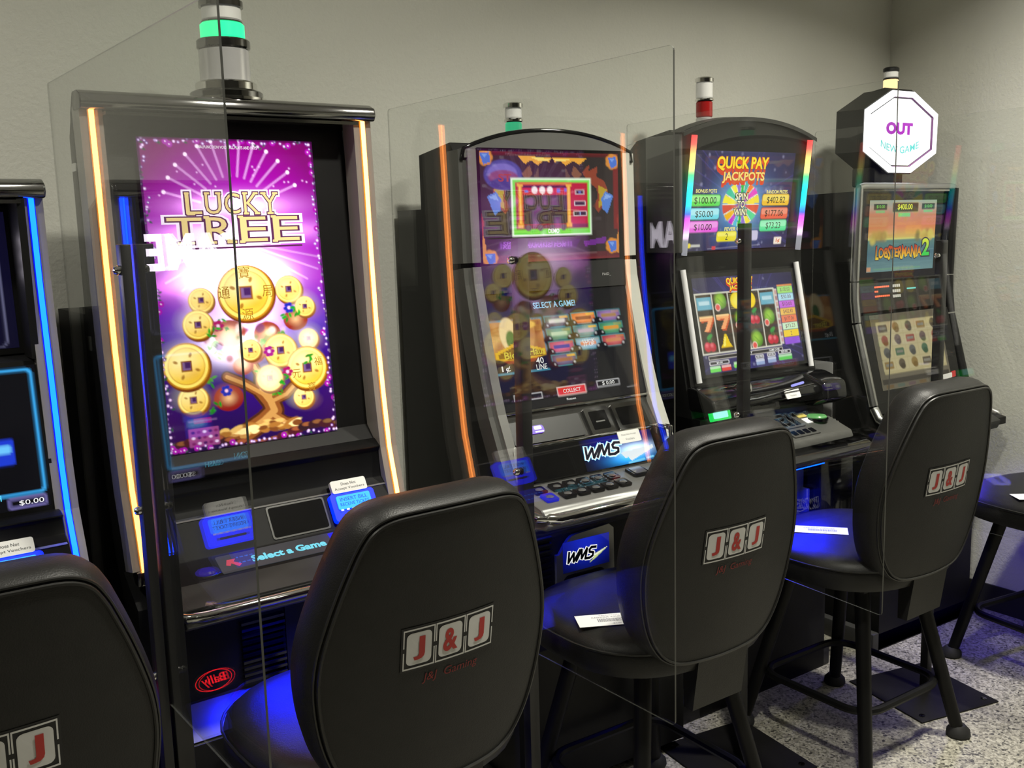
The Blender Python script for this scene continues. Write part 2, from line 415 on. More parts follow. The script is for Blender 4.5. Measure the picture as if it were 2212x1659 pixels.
def validator(root, F, x0, x1, b0, b1, sticker=True):
    """blue lit bill entry with a white sticker above"""
    v = plate('bill_validator', F, x0, x1, b0, b1, .0, .016, BLUEM, root, .008)
    h = b1 - b0; w = x1 - x0; mb = MB()
    slab(mb, F, rrect(x0 + w * .12, x1 - w * .12, b0 + h * .40, b1 - h * .12, .004), .016, .019, 0)
    for i in range(6):
        cx = x0 + w * (.18 + .128 * i); slab(mb, F, rrect(cx - .0035, cx + .0035, b0 + h * .34, b0 + h * .40, .0015), .019, .0195, 1)
    mb.build('lit_panel', [CYANB, WHITEE], v)
    mb = MB()
    put_text(mb, F, 'INSERT BILL', (x0 + x1) / 2, b0 + h * .74, w * .62, h * .13, .0196)
    put_text(mb, F, 'RECEIVE TICKET', (x0 + x1) / 2, b0 + h * .56, w * .66, h * .12, .0196)
    mb.build('lettering', glow('blue_ink', (0, 20, 150), .6), v)
    plate('bill_slot', F, x0 + w * .2, x1 - w * .2, b0 + h * .16, b0 + h * .24, .016, .0165, glow('blue_slot', (0, 0, 130), .8), v, .002)
    if sticker:
        st = plate('sticker', F, x0 + w * .08, x1 - w * .12, b1 - h * .02, b1 + h * .44, .008, .0185, STICK, root, .005); st['label'] = 'white sticker with printed notice'
        mb = MB(); cx = (x0 + x1) / 2 - w * .02
        put_text(mb, F, 'Does Not', cx, b1 + h * .29, w * .34, h * .10, .0188)
        put_text(mb, F, 'Accept Vouchers', cx, b1 + h * .12, w * .68, h * .11, .0188)
        mb.build('notice_text', INK, st)
    return v
def underlight(root, x0, x1, y, z, power, color=(.004, .009, 1.0), rx=-.4):
    MB().box(x0, x1, y - .006, y + .006, z, z + .006).build('underlight', BLUEE, root)
    lamp('underlight_lamp', ((x0 + x1) / 2, y, z - .004), x1 - x0, power, color, rot=(rx, 0, 0), shape='RECTANGLE', size_y=.02, spread=math.radians(125), parent=root)
def sign_ellipse(mb, F, cx, cy, rx, ry, w, e, mi, n=28):
    pts = [(cx + rx * math.cos(2 * math.pi * i / n), cy + ry * math.sin(2 * math.pi * i / n)) for i in range(n)]
    q = [(cx + (rx - w) * math.cos(2 * math.pi * i / n), cy + (ry - w) * math.sin(2 * math.pi * i / n)) for i in range(n)]
    v = [F.at(a, b, e) for a, b in pts + q]; mb.add(v, [(i, (i + 1) % n, n + (i + 1) % n, n + i) for i in range(n)], mi)

# ------------------------------------------------------------------ the two curved machines at the left
DECKP = [(.05, 1.0), (-.055, 1.0), (-.08, .985), (-.07, .972), (-.078, .912), (-.095, .898), (-.14, .825), (-.2, .796), (-.295, .776), (-.295, .752), (-.14, .722), (.05, .72)]
def curved_machine(root, tall):
    HB = [(.335, 0), (.335, 1.33)]
    if tall:
        path = [(-.022, 1.747), (-.029, 1.6), (-.035, 1.43), (-.044, 1.26), (-.062, 1.1), (-.078, .98), (-.105, .88), (-.118, .82)]
        prof = [(-.0, 1.755), (.03, 1.77), (.078, 1.69), (.085, 1.33)] + HB[::-1] + [(-.13, 0), (-.2, .03), (-.2, .455), (-.125, .51), (-.125, .74), (-.04, .80), (-.015, 1.0), (.055, 1.735)]
        ztop = 1.735
    else:
        path = [(.022, 1.573), (.016, 1.41), (.006, 1.3), (-.002, 1.23), (-.018, 1.05), (-.036, .95), (-.066, .88), (-.085, .83)]
        prof = [(.03, 1.58), (.06, 1.595), (.19, 1.55), (.19, 1.33)] + HB[::-1] + [(-.13, 0), (-.2, .03), (-.2, .455), (-.125, .51), (-.125, .74), (-.0, .80), (-.005, 1.0), (.02, 1.25), (.085, 1.258), (.115, 1.565)]
        ztop = 1.567
    MB().prism(prof, -.316, .316).build('cabinet', CABSIDE, root)
    MB().box(-.30, .30, -.12, .32, 0, .07, r=.004).build('plinth', BLACK, root)
    yt = path[0][0]
    MB().prism([(yt - .022, ztop), (yt - .03, ztop + .012), (yt - .026, ztop + .028), (yt - .004, ztop + .038), (yt + .03, ztop + .038), (yt + .03, ztop)], -.322, .322, r=.004).build('top_bar', DCHROME, root)
    MB().prism([(yt - .028, ztop - .010), (yt - .028, ztop - .003), (yt + .02, ztop - .003), (yt + .02, ztop - .010)], -.275, .275).build('top_bar_lip', CHROME, root)
    for sx in (-1, 1):
        if tall: strip(root, path, sx * .297, .0135, glowl('warm_core', (12.0, 3.5, .75)), glow('amber_edge', (255, 150, 40), 1.1), SMOKE)
        else: strip(root, path, sx * .297, .0135, glowl('cyan_core', (.02, .52, 13.0)), glow('blue_edge', (0, 5, 255), 1.3), SMOKE)
        MB().box(sx * .297 - .017, sx * .297 + .017, path[0][0] - .006, path[0][0] + .04, path[0][1] - .004, path[0][1] + .012, r=.004).build('strip_end_cap', CHROME, root)
        MB().box(sx * .297 - .016, sx * .297 + .016, path[-1][0] - .012, path[-1][0] + .03, path[-1][1] - .03, path[-1][1], r=.004).build('strip_end_cap', CHROME, root)
    # deck
    dp = DECKP if tall else [(.05, .955), (-.05, .955), (-.07, .948), (-.065, .94), (-.075, .912)] + DECKP[5:]
    MB().prism(dp, -.283, .283, r=.002, seg=1).build('deck', mat('deck_black', (.006, .006, .006), .5, var=.2, spec=.14, bump=.05, bscale=900), root)
    Fp = face((-.2, .796), (-.295, .776))
    plate('wrist_pad', Fp, -.28, .28, .004, .092, -.002, .003, PAD, root, .006)
    MB().tube([(-.285, -.27, .767), (-.27, -.302, .767), (-.24, -.31, .767), (.24, -.31, .767), (.27, -.302, .767), (.285, -.27, .767)], .0105, 12).build('deck_bumper', CHROME, root)
    MB().prism([(-.30, .757), (-.306, .748), (-.29, .738), (-.24, .736), (-.24, .752)], -.275, .275, r=.002, seg=1).build('bumper_underside', SILVER, root)
    Fr = face((-.095, .898), (-.14, .825)); L = math.hypot(.045, .073)
    pl = plate('recess_display', Fr, -.025, .112, .006, L - .004, 0, .002, GREYP, root, .006)
    plate('display_glass', Fr, -.021, .108, .010, L - .008, .002, .0026, BLACKG, pl, .005)
    MB().prism([(-.092, .9), (-.098, .897), (-.094, .893), (-.088, .897)], -.28, .28).build('ridge_trim', SILVER, root)
    validator(root, Fr, .122, .232, .012, .078)
    Fs = face((-.14, .825), (-.2, .796)); Ls = math.hypot(.06, .029)
    sb = plate('select_strip', Fs, -.16, .235, .008, Ls - .006, 0, .0015, glow('select_strip_grey', (52, 56, 62), 1.0), root, .004)
    mb = MB(); put_text(mb, Fs, 'Select a Game', -.005, Ls * .5, .17, .020, .0019, off=.045); mb.build('lettering', CYAN, sb)
    for ax in (-.130, .112):
        mb = MB(); a = [(-.016, .006), (-.010, .021), (.008, .020), (.002, .013), (.016, .002), (.009, -.004), (-.004, .009), (-.008, .002)]
        v = [(ax + p, Ls * .5 - .009 + q_) for p, q_ in a]; slab(mb, Fs, v, .0015, .0021, 0); mb.build('arrow', glow('arrow_red', (230, 70, 95), 1.0), sb)
    bl = plate('blue_panel', Fs, .095, .19, .010, Ls - .008, .0015, .0018, glow('blue_panel_light', (20, 20, 225), 1.0), sb, .003)
    mb = MB()
    for i in range(6):
        for j in range(2): slab(mb, Fs, rrect(.122 + i * .011, .1255 + i * .011, .022 + j * .016, .0255 + j * .016, .001), .0018, .0021)
    dots = mb.build('indicator_dots', CYANB, sb); dots['kind'] = 'stuff'
    bt = MB().lathe([(.02, 0), (.021, .004), (.017, .008), (.001, .009)], (.255, -.185, .803), 20).build('round_button', glow('violet_button', (70, 40, 230), .9), root)
    MB().lathe([(.023, -.004), (.025, .001), (.021, .002)], (.255, -.185, .803), 20, caps=False).build('button_ring', CHROME, bt)
    # belly: louvres, oval sign, blue light under the deck
    Fb = face((-.125, .74), (-.125, .51))
    for i in range(10):
        z = .665 - i * .0145
        for x0, x1 in ((-.11, -.012), (.085, .175)):
            MB().prism([(-.125, z), (-.136, z - .003), (-.136, z - .009), (-.125, z - .011)], x0, x1).build('louver', BLACKG, root)
    plate('belly_panel', Fb, -.008, .081, .01, .21, 0, .006, BLACK, root, .004)
    mb = MB(); sign_ellipse(mb, Fb, .236, .037, .041, .0235, .002, .0065, 0); put_text(mb, Fb, 'Bally', .236, .037, .056, .026, .0065, off=.01, shear=.25); mb2 = plate('oval_sign', Fb, .192, .280, .011, .063, 0, .006, BLACKG, root, .026)
    mb.build('red_lettering', glow('red_neon', (255, 30, 36), 3.0), mb2)
    Fk_ = face((-.123, .512), (-.2, .457)); plate('kick_ledge', Fk_, -.30, .30, .004, .09, 0, .004, mat('ledge_grey', (.13, .13, .13), .28, .5, var=.08), root, .004)
    underlight(root, -.12, .10, -.20, .724, 2.9)
    return path
# machine behind the left chair
m0 = thing('slot_machine', 'slot machine with blue light strips at the left edge', 'slot machine', (-1.1425, .88, 0), .039, 'slot machines in the row')
curved_machine(m0, False)
F = face((.108, 1.56), (.078, 1.26))
plate('upper_bezel', F, -.27, .27, 0, .295, -.02, .004, BLACK, m0)
for sx in (-1, 1): MB().box(min(sx * .268, sx * .282), max(sx * .268, sx * .282), .0, .12, 1.255, 1.566).build('bezel_cheek', BLACK, m0)
a = Art(.52, .27, 130).fill((10, 9, 22)); a.glow(.5, .5, .5, (20, 15, 90), .25)
for m_ in (a.rm(.02, .06, .965, .99, .03) - a.rm(.028, .075, .957, .985, .025),): a.mix(np.clip(m_, 0, 1), (95, 95, 125))
up = a.build('upper_screen', F, -.26, .26, .285, .012, .0045, m0)
mb = MB(); put_text(mb, F, 'GAME', .120, F.z(1.452), .226, .083, .006, off=.03); mb.build('lettering', glow('bright_white_text', (250, 240, 255), 6.0), up)
mb = MB(); put_text(mb, F, 'SELECT A', -.13, F.z(1.452), .22, .083, .006, off=.045); mb.build('lettering', glow('bright_white_text', (250, 240, 255), 6.0), up)
F = face((.008, 1.25), (-.03, .96)); plate('lower_bezel', F, -.28, .28, -.01, .285, -.02, .004, BLACK, m0)
a = Art(.54, .28, 135).fill((9, 9, 14)); a.mix(np.clip(a.rm(.01, .02, .99, .90, .02) - a.rm(.02, .038, .98, .882, .016), 0, 1), (60, 170, 240))
a.mix(np.clip(a.rm(.86, .915, .985, .985, .004) - a.rm(.865, .925, .98, .975, .002), 0, 1), (150, 140, 220)); a.rect(.8, .5, .9, .68, (30, 60, 210), .01); a.rect(.82, .54, .89, .6, (110, 200, 255), .01)
lo = a.build('lower_screen', F, -.27, .27, .285, .004, .0045, m0)
mb = MB(); put_text(mb, F, '$0.00', .235, .017, .045, .011, .006); mb.build('lettering', WHITEE, lo)
mb = MB(); put_text(mb, F, 'CASH', .165, F.z(.992), .035, .012, .006, off=.02); mb.build('lettering', glow('teal_text', (70, 160, 185), 2.0), lo)
put_text(MB(), F, 'DENOMINATION', .04, F.z(1.0), .15, .014, .006).build('lettering', glow('teal_text', (70, 160, 185), 2.0), lo)

# tall machine with the purple screen
m1 = thing('slot_machine', 'tall slot machine with purple coin tree screen and amber light strips', 'slot machine', (-.435, .9, 0), .039, 'slot machines in the row')
curved_machine(m1, True)
Ft = face((.026, 1.694), (-.026, 1.026))
MB().prism([(.06, 1.735), (.040, 1.735), (-.020, 1.03), (-.05, 1.0), (.0, 1.0)], -.279, .279).build('screen_surround', BLACK, m1)
def gold_coin(a, u, v, r, rv=None, rot=0, hole=True, bright=1.0):
    rv = rv or r
    a.ell(u + .006, v + .006, r * 1.04, (150, 70, 10), rv * 1.04, rot)
    a.ell(u, v, r, (226, 150, 24), rv, rot); a.ell(u, v, r * .93, (255, 232, 110), rv * .93, rot)
    a.ell(u, v, r * .80, (226, 160, 34), rv * .80, rot); a.ell(u, v, r * .765, (250, 208, 66), rv * .765, rot)
    a.ell(u - r * .2, v - rv * .3 / a.k, r * .55, (255, 250, 200), rv * .45, rot, soft=26, a=.7); a.ell(u + r * .3, v + rv * .4 / a.k, r * .4, (236, 160, 30), rv * .25, rot, soft=20, a=.5)
    for q in range(4): t_ = q * 1.571 + .4; a.ell(u + r * .5 * math.cos(t_), v + rv * .5 * math.sin(t_) / a.k, r * .1, (190, 120, 20), r * .06, t_, a=.8)
    if hole:
        k = r * .17; a.rect(u - k * 1.35, v - k * 1.35 / a.k, u + k * 1.35, v + k * 1.35 / a.k, (170, 95, 12)); a.rect(u - k, v - k / a.k, u + k, v + k / a.k, (150, 110, 170)); a.rect(u - k * .4, v - k / a.k, u + k, v + k * .5 / a.k, (84, 40, 110))
def leaf(a, u, v, n, rng):
    for i in range(n):
        t = rng.uniform(0, 6.28); a.ell(u + rng.uniform(-.03, .03), v + rng.uniform(-.016, .016), .016, (40, 150 + rng.randint(0, 60), 40), .007, t)
def tree_art():
    rng = random.Random(3)
    a = Art(.393, .67, 200)
    a.grad([(0, (150, 10, 118)), (.12, (168, 4, 150)), (.28, (206, 0, 226)), (.46, (206, 0, 240)), (.56, (120, 0, 225)), (.62, (70, 2, 205)), (.75, (58, 8, 150)), (.9, (52, 6, 112)), (1, (40, 4, 80))])
    d = np.sqrt(((a.U - .5) / .5) ** 2 + ((a.V - .3) / .3) ** 2); a.mix(np.clip(1.15 - d, 0, 1) * .8, (225, 0, 245))
    a.mix(np.clip((a.U - .8) * 3, 0, 1) * .4, (90, 5, 90)); a.mix(np.clip((.2 - a.U) * 3, 0, 1) * .35, (110, 10, 90))
    for t in range(26):                                          # rays behind the title
        an = math.radians(196 + t * 148 / 25)
        if t % 2: continue
        p0 = (.5 + .20 * math.cos(an), .235 + .20 * math.sin(an) / a.k); p1 = (.5 + .40 * math.cos(an), .235 + .40 * math.sin(an) / a.k)
        a.line([p0, p1], .014, (245, 170, 250), .75); a.ell(p1[0], p1[1], .011, (255, 225, 255))
    for t in range(22): a.ell(rng.uniform(.08, .95), rng.uniform(.08, .2), .0055, (245, 180, 250))
    for t in range(12):
        an = math.radians(20 + t * 12); p1 = (.5 + .55 * math.cos(an), .33 + .33 * math.sin(an) / a.k); a.line([(.5, .33), p1], .012, (250, 190, 252), .4)
    # white halo round the title and the burst below it
    a.glow(.49, .215, .30, (255, 205, 255), 1.5, .062); a.glow(.5, .30, .40, (255, 205, 255), 1.6, .058); a.glow(.34, .35, .22, (255, 225, 255), 1.2, .05)
    a.glow(.45, .43, .27, (255, 238, 255), 2.6, .10); a.glow(.50, .5, .24, (255, 225, 240), 1.4, .14)
    a.glow(.12, .47, .18, (255, 130, 240), .8, .05); a.glow(.42, .64, .24, (255, 225, 215), .95, .12)
    a.glow(.6, .60, .28, (255, 200, 255), .5, .1)
    # trunk and branches
    B1, B2, B3 = (88, 40, 22), (170, 96, 40), (222, 160, 84)
    for w, c in ((.12, B1), (.09, B2), (.04, B3)):
        a.line([(.42, .97), (.55, .93), (.62, .90), (.60, .865), (.56, .83), (.57, .79)], w, c); a.line([(.60, .87), (.70, .85), (.80, .80), (.86, .77)], w * .55, c)
        a.line([(.56, .84), (.46, .80), (.36, .77)], w * .55, c); a.line([(.57, .80), (.52, .74), (.46, .69)], w * .5, c); a.line([(.60, .86), (.64, .76), (.62, .68)], w * .45, c)
        a.line([(.60, .91), (.68, .945), (.74, .955)], w * .6, c); a.line([(.46, .955), (.36, .965), (.31, .972)], w * .6, c)
    for k in range(40):
        t_ = rng.uniform(.3, .78); a.ell(t_, .962 - .03 * rng.random() * (1 - abs(t_ - .55) * 2), rng.uniform(.02, .05), rng.choice([(204, 132, 54), (240, 190, 104), (150, 84, 34), (255, 222, 150)]), rng.uniform(.008, .018), rng.uniform(-.4, .4))
    for i in range(16):
        u = i / 15; a.ell(u, .985 - .02 * math.sin(u * 9), .05, (58 + rng.randint(0, 40), 30, 40), .026); a.ell(u + .01, .978 - .02 * math.sin(u * 9), .03, (150 + rng.randint(0, 50), 104, 60), .012)
    # red lanterns and clouds of leaves
    for u, v, r in ((.40, .63, .09), (.52, .695, .085), (.36, .84, .085), (.62, .64, .08), (.80, .60, .075), (.46, .74, .06)):
        a.ell(u, v, r, (176, 30, 26), r * .85); a.ell(u - .01, v - .01, r * .7, (238, 128, 84), r * .5, soft=14, a=.8); a.ell(u, v, r * .35, (255, 214, 150), r * .3, soft=10, a=.8)
    for u, v in ((.33, .70), (.42, .68), (.60, .67), (.70, .655), (.30, .66), (.56, .77), (.78, .73), (.27, .78), (.65, .83), (.36, .60)): leaf(a, u, v, 7, rng)
    a.glow(.40, .68, .15, (255, 244, 230), 1.1, .10)
    for k in range(26): a.ell(rng.uniform(.26, .72), rng.uniform(.6, .74), rng.uniform(.012, .03), rng.choice([(255, 250, 240), (240, 200, 160), (206, 60, 40), (250, 230, 190), (120, 60, 150), (90, 160, 80)]), soft=3, a=.6)
    for u, v, r in ((.258, .515, .072), (.773, .496, .083), (.864, .558, .062), (.227, .593, .085), (.69, .70, .10), (.869, .669, .062), (.806, .868, .064), (.61, .79, .08), (.161, .833, .086), (.511, .69, .062)): gold_coin(a, u, v, r, r * .96)
    a.ell(.61, .79, .07, (255, 240, 205), soft=10, a=.6); a.ell(.869, .669, .05, (255, 235, 225), soft=10, a=.6)
    gold_coin(a, .143, .722, .128, .128); gold_coin(a, .844, .768, .126, .126); gold_coin(a, .517, .500, .165, .158)
    for u, v, c in ((.339, .602, (214, 20, 120)), (.765, .559, (40, 50, 215)), (.35, .815, (40, 60, 210)), (.72, .775, (206, 20, 120)), (.62, .70, (200, 30, 160))):
        for k in range(6): a.ell(u + .02 * math.cos(k), v + .012 * math.sin(k), .014, c, .011)
        a.ell(u, v, .01, (250, 200, 230))
    for u, v in ((.74, .585), (.80, .57), (.70, .80), (.28, .865), (.31, .62), (.86, .74)): leaf(a, u, v, 5, rng)
    # ghost of a reel window and dim houses at the lower left
    a.rect(.09, .87, .2, .9, (70, 60, 150), 0, .5)
    a.rect(.115, .925, .285, .985, (196, 90, 170), .006, .85)
    for i in range(5):
        for j in range(3): a.ell(.14 + i * .032, .938 + j * .018, .011, [(90, 20, 110), (230, 200, 235), (150, 40, 120)][(i * 2 + j) % 3], .008)
    a.rect(.15, .893, .25, .91, (190, 20, 130), .006, .8); a.rect(.12, .898, .28, .905, (170, 120, 190), .0, .5)
    # border of little flowers
    for side in range(4):
        n = 64 if side < 2 else 38
        for i in range(n):
            t = (i + rng.random()) / n; off = .018 + .012 * math.sin(t * 40) + rng.uniform(-.012, .012)
            u, v = ((off, t), (1 - off, t), (t, off / a.k), (t, 1 - off / a.k * .7))[side]
            big = rng.random() < .16; c = rng.choice([(186, 110, 214), (150, 84, 196), (226, 176, 240), (120, 60, 180), (190, 150, 230)])
            a.ell(u, v, .017 if big else .0085, (206, 20, 206) if big else c)
            a.ell(u, v, .004, (252, 230, 255))
            if rng.random() < .3: a.ell(u + .012, v + .006, .009, (50, 110, 70), .005, rng.uniform(0, 3))
        dark = {0: a.rm(-.02, 0, .012, 1), 1: a.rm(.988, 0, 1.02, 1), 2: a.rm(0, -.01, 1, .006), 3: a.rm(0, .996, 1, 1.02)}[side]; a.mix(dark * .7, (40, 10, 60))
    hot = np.clip((np.minimum(a.c[..., 0], a.c[..., 1]) - .22) * 2.2, 0, 1); a.c *= (1 + .75 * hot)[..., None]
    return a
sc1 = tree_art().build('screen', Ft, -.2, .193, .668, .0, .001, m1, vcol('bright_screen', .92, True))
H1 = .67
def uv1(u, v): return (-.2 + .393 * u, H1 * (1 - v))
mb = MB(); x, b = uv1(.492, .030); put_text(mb, Ft, 'MALFUNCTION VOIDS ALL PLAYS AND PAYS', x, b, .132, .0065, .0022, off=.015); mb.build('small_print', WHITEE, sc1)
def title(name, text, u, v, w, h, cols, parent, F=Ft, uv=uv1, e=.002, off=.0, o1=.09, o2=.05, spacing=1.0, warp=None, serif=False):
    x, b = uv(u, v); mb = MB()
    put_text(mb, F, text, x, b, w * 1.0, h, e, 0, off=o1, spacing=spacing, warp=warp, base=off)
    put_text(mb, F, text, x, b, w * 1.0, h, e + .0006, 1, off=o2, spacing=spacing, warp=warp, base=off)
    put_text(mb, F, text, x, b, w, h, e + .0012, 2, off=off, spacing=spacing, warp=warp, base=off)
    return mb.build(name, cols, parent)
TW = [glow('title_halo', (255, 238, 255), 1.4), glow('title_line', (104, 40, 92), 1.0), glow('title_gold', (255, 226, 150), 1.15)]
SERIF = {'L': [(.12, 1, .3), (.3, 0, .5)], 'U': [(.14, 1, .34), (.86, 1, .34)], 'C': [(.78, .88, .2)], 'K': [(.12, 1, .34), (.82, 1, .34), (.12, 0, .34), (.86, 0, .36)], 'Y': [(.1, 1, .36), (.9, 1, .36), (.5, 0, .42)], 'T': [(.5, 0, .5)], 'R': [(.14, 0, .4), (.9, 0, .36), (.04, 1, .2)], 'E': [(.04, 1, .2), (.04, 0, .2)]}
def serif_title(parent, text, u, v, w, h):
    x, b = uv1(u, v); n = len(text); sw = w / n
    for k, ch in enumerate(text):
        cx = x - w / 2 + sw * (k + .5); lw = sw * (.80 if ch != 'T' else .98); mb = MB()
        for mi, off, e, grow in ((0, .085, .0020, .0058), (1, .035, .0026, .0022), (2, .0, .0032, .0)):
            put_text(mb, Ft, ch, cx, b, lw, h, e, mi, off=off, base=0.0)
            for fx, fy, fw in SERIF[ch]:
                px_, py_ = cx - lw / 2 + fx * lw, b - h / 2 + fy * h
                slab(mb, Ft, rrect(px_ - fw * lw / 2 - grow, px_ + fw * lw / 2 + grow, py_ - h * .05 - grow, py_ + h * .05 + grow, .001), e - .0002, e + .0001, mi)
        mb.build('title_letter', TW, parent)
serif_title(sc1, 'LUCKY', .487, .210, .215, .044); serif_title(sc1, 'TREE', .50, .294, .305, .054)
mb = MB(); x, b = uv1(.5, .352); slab(mb, Ft, rrect(x - .15, x + .15, b - .002, b + .002, .001), .002, .003, 1)
mb.build('title_serifs', [TW[2], TW[1]], sc1)
for t_, u, v, k in (('局', .645, .50, .026), ('源', .515, .572, .026), ('通', .39, .497, .026), ('寶', .515, .435, .026), ('寶', .86, .835, .02), ('元', .775, .785, .02), ('福', .915, .75, .02)):
    x, b = uv1(u, v); put_text(MB(), Ft, t_, x, b, k, k, .0022).build('coin_character', glow('coin_bronze', (190, 130, 30), 1.0), sc1)
candle(m1, .012, .055, 1.772, [('base', .078, .0, .022, DCHROME), ('collar', .066, .022, .042, CHROME), ('clear_body', .054, .042, .112, CLEARC), ('band', .057, .112, .132, DCHROME), ('green_lens', .047, .134, .166, glow('green_lamp', (40, 255, 150), 1.6, True)), ('thin_band', .044, .166, .171, DCHROME), ('white_lens', .042, .171, .2, FROST)], (.047, .2, .216, DCHROME))
plate('sticker', Frame((-.3165, 0, 0), (0, -1, 0), (0, 0, 1)), -.075, -.05, 1.255, 1.285, -.001, .001, GREYP, m1, .002)
plate('white_tab', Frame((-.3165, 0, 0), (0, -1, 0), (0, 0, 1)), -.078, -.045, 1.622, 1.638, -.001, .001, STICK, m1, .002)

# ------------------------------------------------------------------ arched two-screen machine in the middle
m2 = thing('slot_machine', 'grey arched slot machine with framed demo picture and game menu screen', 'slot machine', (.41, .9, 0), 0, 'slot machines in the row')
P2 = [(.002, 1.68), (-.006, 1.40), (-.012, 1.345), (-.03, 1.27), (-.047, 1.20), (-.075, 1.10), (-.102, 1.02), (-.145, .93), (-.188, .85)]
MB().prism([(.012, 1.66), (.04, 1.70), (.2, 1.68), (.2, 1.54), (.335, 1.54), (.335, 0), (-.12, 0), (-.2, .03), (-.2, .42), (-.15, .48), (-.15, .76), (-.14, .86), (-.09, .98), (-.03, 1.18), (.006, 1.36)], -.282, .282).build('cabinet', CABSIDE, m2)
MB().box(-.30, .30, -.13, .33, 0, .07, r=.004).build('plinth', BLACK, m2)
for sx, mm in ((-1, GREYP), (1, LITGREY)):  # right trims use a lighter copy: bright reflection put into the colour
    for k, seg in enumerate((P2[:2], [(-.0065, 1.388)] + P2[2:])):
        MB().ribbon(seg, min(sx * .237, sx * .262), max(sx * .237, sx * .262), .012, .03).build('side_trim', LITGREY if sx > 0 else SILVER, m2)
        MB().ribbon(seg, min(sx * .262, sx * .284), max(sx * .262, sx * .284), .003, .05).build('side_trim', mm, m2)
def arch_pts(x0, x1, z0, zc, n=16):
    c = (x0 + x1) / 2; h = (x1 - x0) / 2
    return [(c + h * t, z0 + (zc - z0) * (1 - abs(t) ** 2.2)) for t in np.linspace(-1, 1, n + 1)]
AP = arch_pts(-.27, .268, 1.682, 1.732)
Fu = face((.0, 1.74), (-.004, 1.39))
mb = MB(); slab(mb, Fu, [(x, Fu.z(z)) for x, z in AP][::-1] + [(-.27, Fu.z(1.66)), (.268, Fu.z(1.66))], -.03, .008); mb.build('arch_panel', mat('arch_grey_gloss', (.20, .20, .195), .16, .3, var=.05, coat=.5), m2)
MB().tube([(-.276, -.004, 1.655)] + [(x, -.006, z + .001) for x, z in AP] + [(.274, -.004, 1.655)], .0055, 10).build('arch_rim', BLACKG, m2)
plate('upper_bezel', Fu, -.237, .237, Fu.z(1.388), Fu.z(1.685), -.01, .010, BLACKG, m2)
def dragon_art():
    a = Art(.448, .28, 150).fill((46, 38, 37)); rng = random.Random(5)
    a.rect(0, 0, 1, .02, (110, 24, 26)); a.rect(.96, 0, 1, .72, (120, 30, 32)); a.rect(0, .93, 1, 1, (92, 34, 42)); a.rect(0, .98, 1, 1, (120, 40, 46))
    a.glow(.85, .8, .2, (60, 48, 48), .3); a.rect(.0, .012, 1, .035, (88, 20, 24))
    a.poly([(.26, .04), (.5, .045), (.76, .05), (.70, .11), (.66, .075), (.6, .12), (.55, .06), (.52, .1), (.48, .10), (.45, .06), (.4, .12), (.35, .075), (.31, .11)], (236, 168, 50))
    a.poly([(.35, .05), (.5, .055), (.65, .055), (.58, .085), (.5, .07), (.42, .085)], (250, 222, 110)); a.poly([(.5, .045), (.53, .11), (.47, .11)], (40, 30, 30))
    for s in (-1, 1):                                          # ornamental flames at both sides
        f = lambda u: .5 + s * (u - .5)
        a.poly([(f(.72), .18), (f(.78), .10), (f(.77), .17), (f(.84), .12), (f(.83), .22), (f(.89), .26), (f(.92), .36), (f(.88), .5), (f(.84), .56), (f(.80), .5), (f(.84), .42), (f(.83), .33), (f(.78), .28)], (150, 66, 44), .9)
        a.poly([(f(.84), .30), (f(.91), .34), (f(.88), .48), (f(.84), .52), (f(.85), .42)], (186, 160, 48), .9)
        a.poly([(f(.66), .12), (f(.72), .20), (f(.68), .26), (f(.64), .20)], (150, 100, 60), .7)
        a.poly([(f(.60), .14), (f(.63), .22), (f(.59), .28)], (120, 90, 70), .6)
        a.poly([(f(.96), .40), (f(.90), .36), (f(.865), .42), (f(.87), .52), (f(.91), .57)], (84, 128, 206)); a.poly([(f(.95), .41), (f(.90), .38), (f(.88), .44)], (138, 172, 230))
        a.rect(min(f(.86), f(.70)), .60, max(f(.86), f(.70)), .63, (70, 60, 62)); a.rect(min(f(.82), f(.77)), .36, max(f(.82), f(.77)), .64, (60, 48, 48), .0, .7)
        a.poly([(f(1), .70), (f(.985), .78), (f(.972), .9), (f(.955), .93), (f(1), .96)], (214, 140, 60)); a.poly([(f(1), .55), (f(.985), .62), (f(.99), .74), (f(1), .78)], (150, 50, 40))
    a.ell(.155, .21, .13, (70, 74, 150), .085); a.ell(.15, .195, .10, (118, 110, 190), .055); a.ell(.155, .23, .10, (140, 60, 90), .04, a=.8); a.ell(.155, .285, .09, (60, 60, 130), .03)
    for u, v in ((.035, .055), (.955, .075), (.05, .95), (.945, .88)):
        for k in range(7): a.ell(u + .03 * math.cos(k * .9), v + .045 * math.sin(k * .9), .024, (216, 140, 54), .02)
        a.poly([(u - .035, v - .04), (u + .03, v - .045), (u + .035, v + .04), (u - .01, v + .065)], (72, 116, 206)); a.poly([(u - .02, v - .03), (u + .015, v - .03), (u + .0, v + .01)], (120, 160, 230))
    a.poly([(.115, .80), (.70, .80), (.66, .89), (.10, .89)], (66, 34, 84), .9)
    for i in range(26):
        u = .12 + .02 * i; a.rect(u, .82 + .004 * (i % 2), u + .012, .872, (150, 84, 190), .003, .75)
    a.poly([(.72, .83), (.9, .79), (.89, .85), (.73, .875)], (122, 50, 150), .8)
    a.line([(.38, .945), (.82, .94)], .004, (130, 120, 116), .8)
    # small lit picture
    a.rect(.205, .235, .785, .765, (236, 255, 226)); a.rect(.217, .252, .775, .75, (118, 226, 74))
    a.rect(.235, .275, .76, .70, (188, 24, 44)); a.rect(.24, .66, .76, .70, (120, 30, 60)); a.rect(.235, .45, .27, .66, (150, 30, 90), 0, .6)
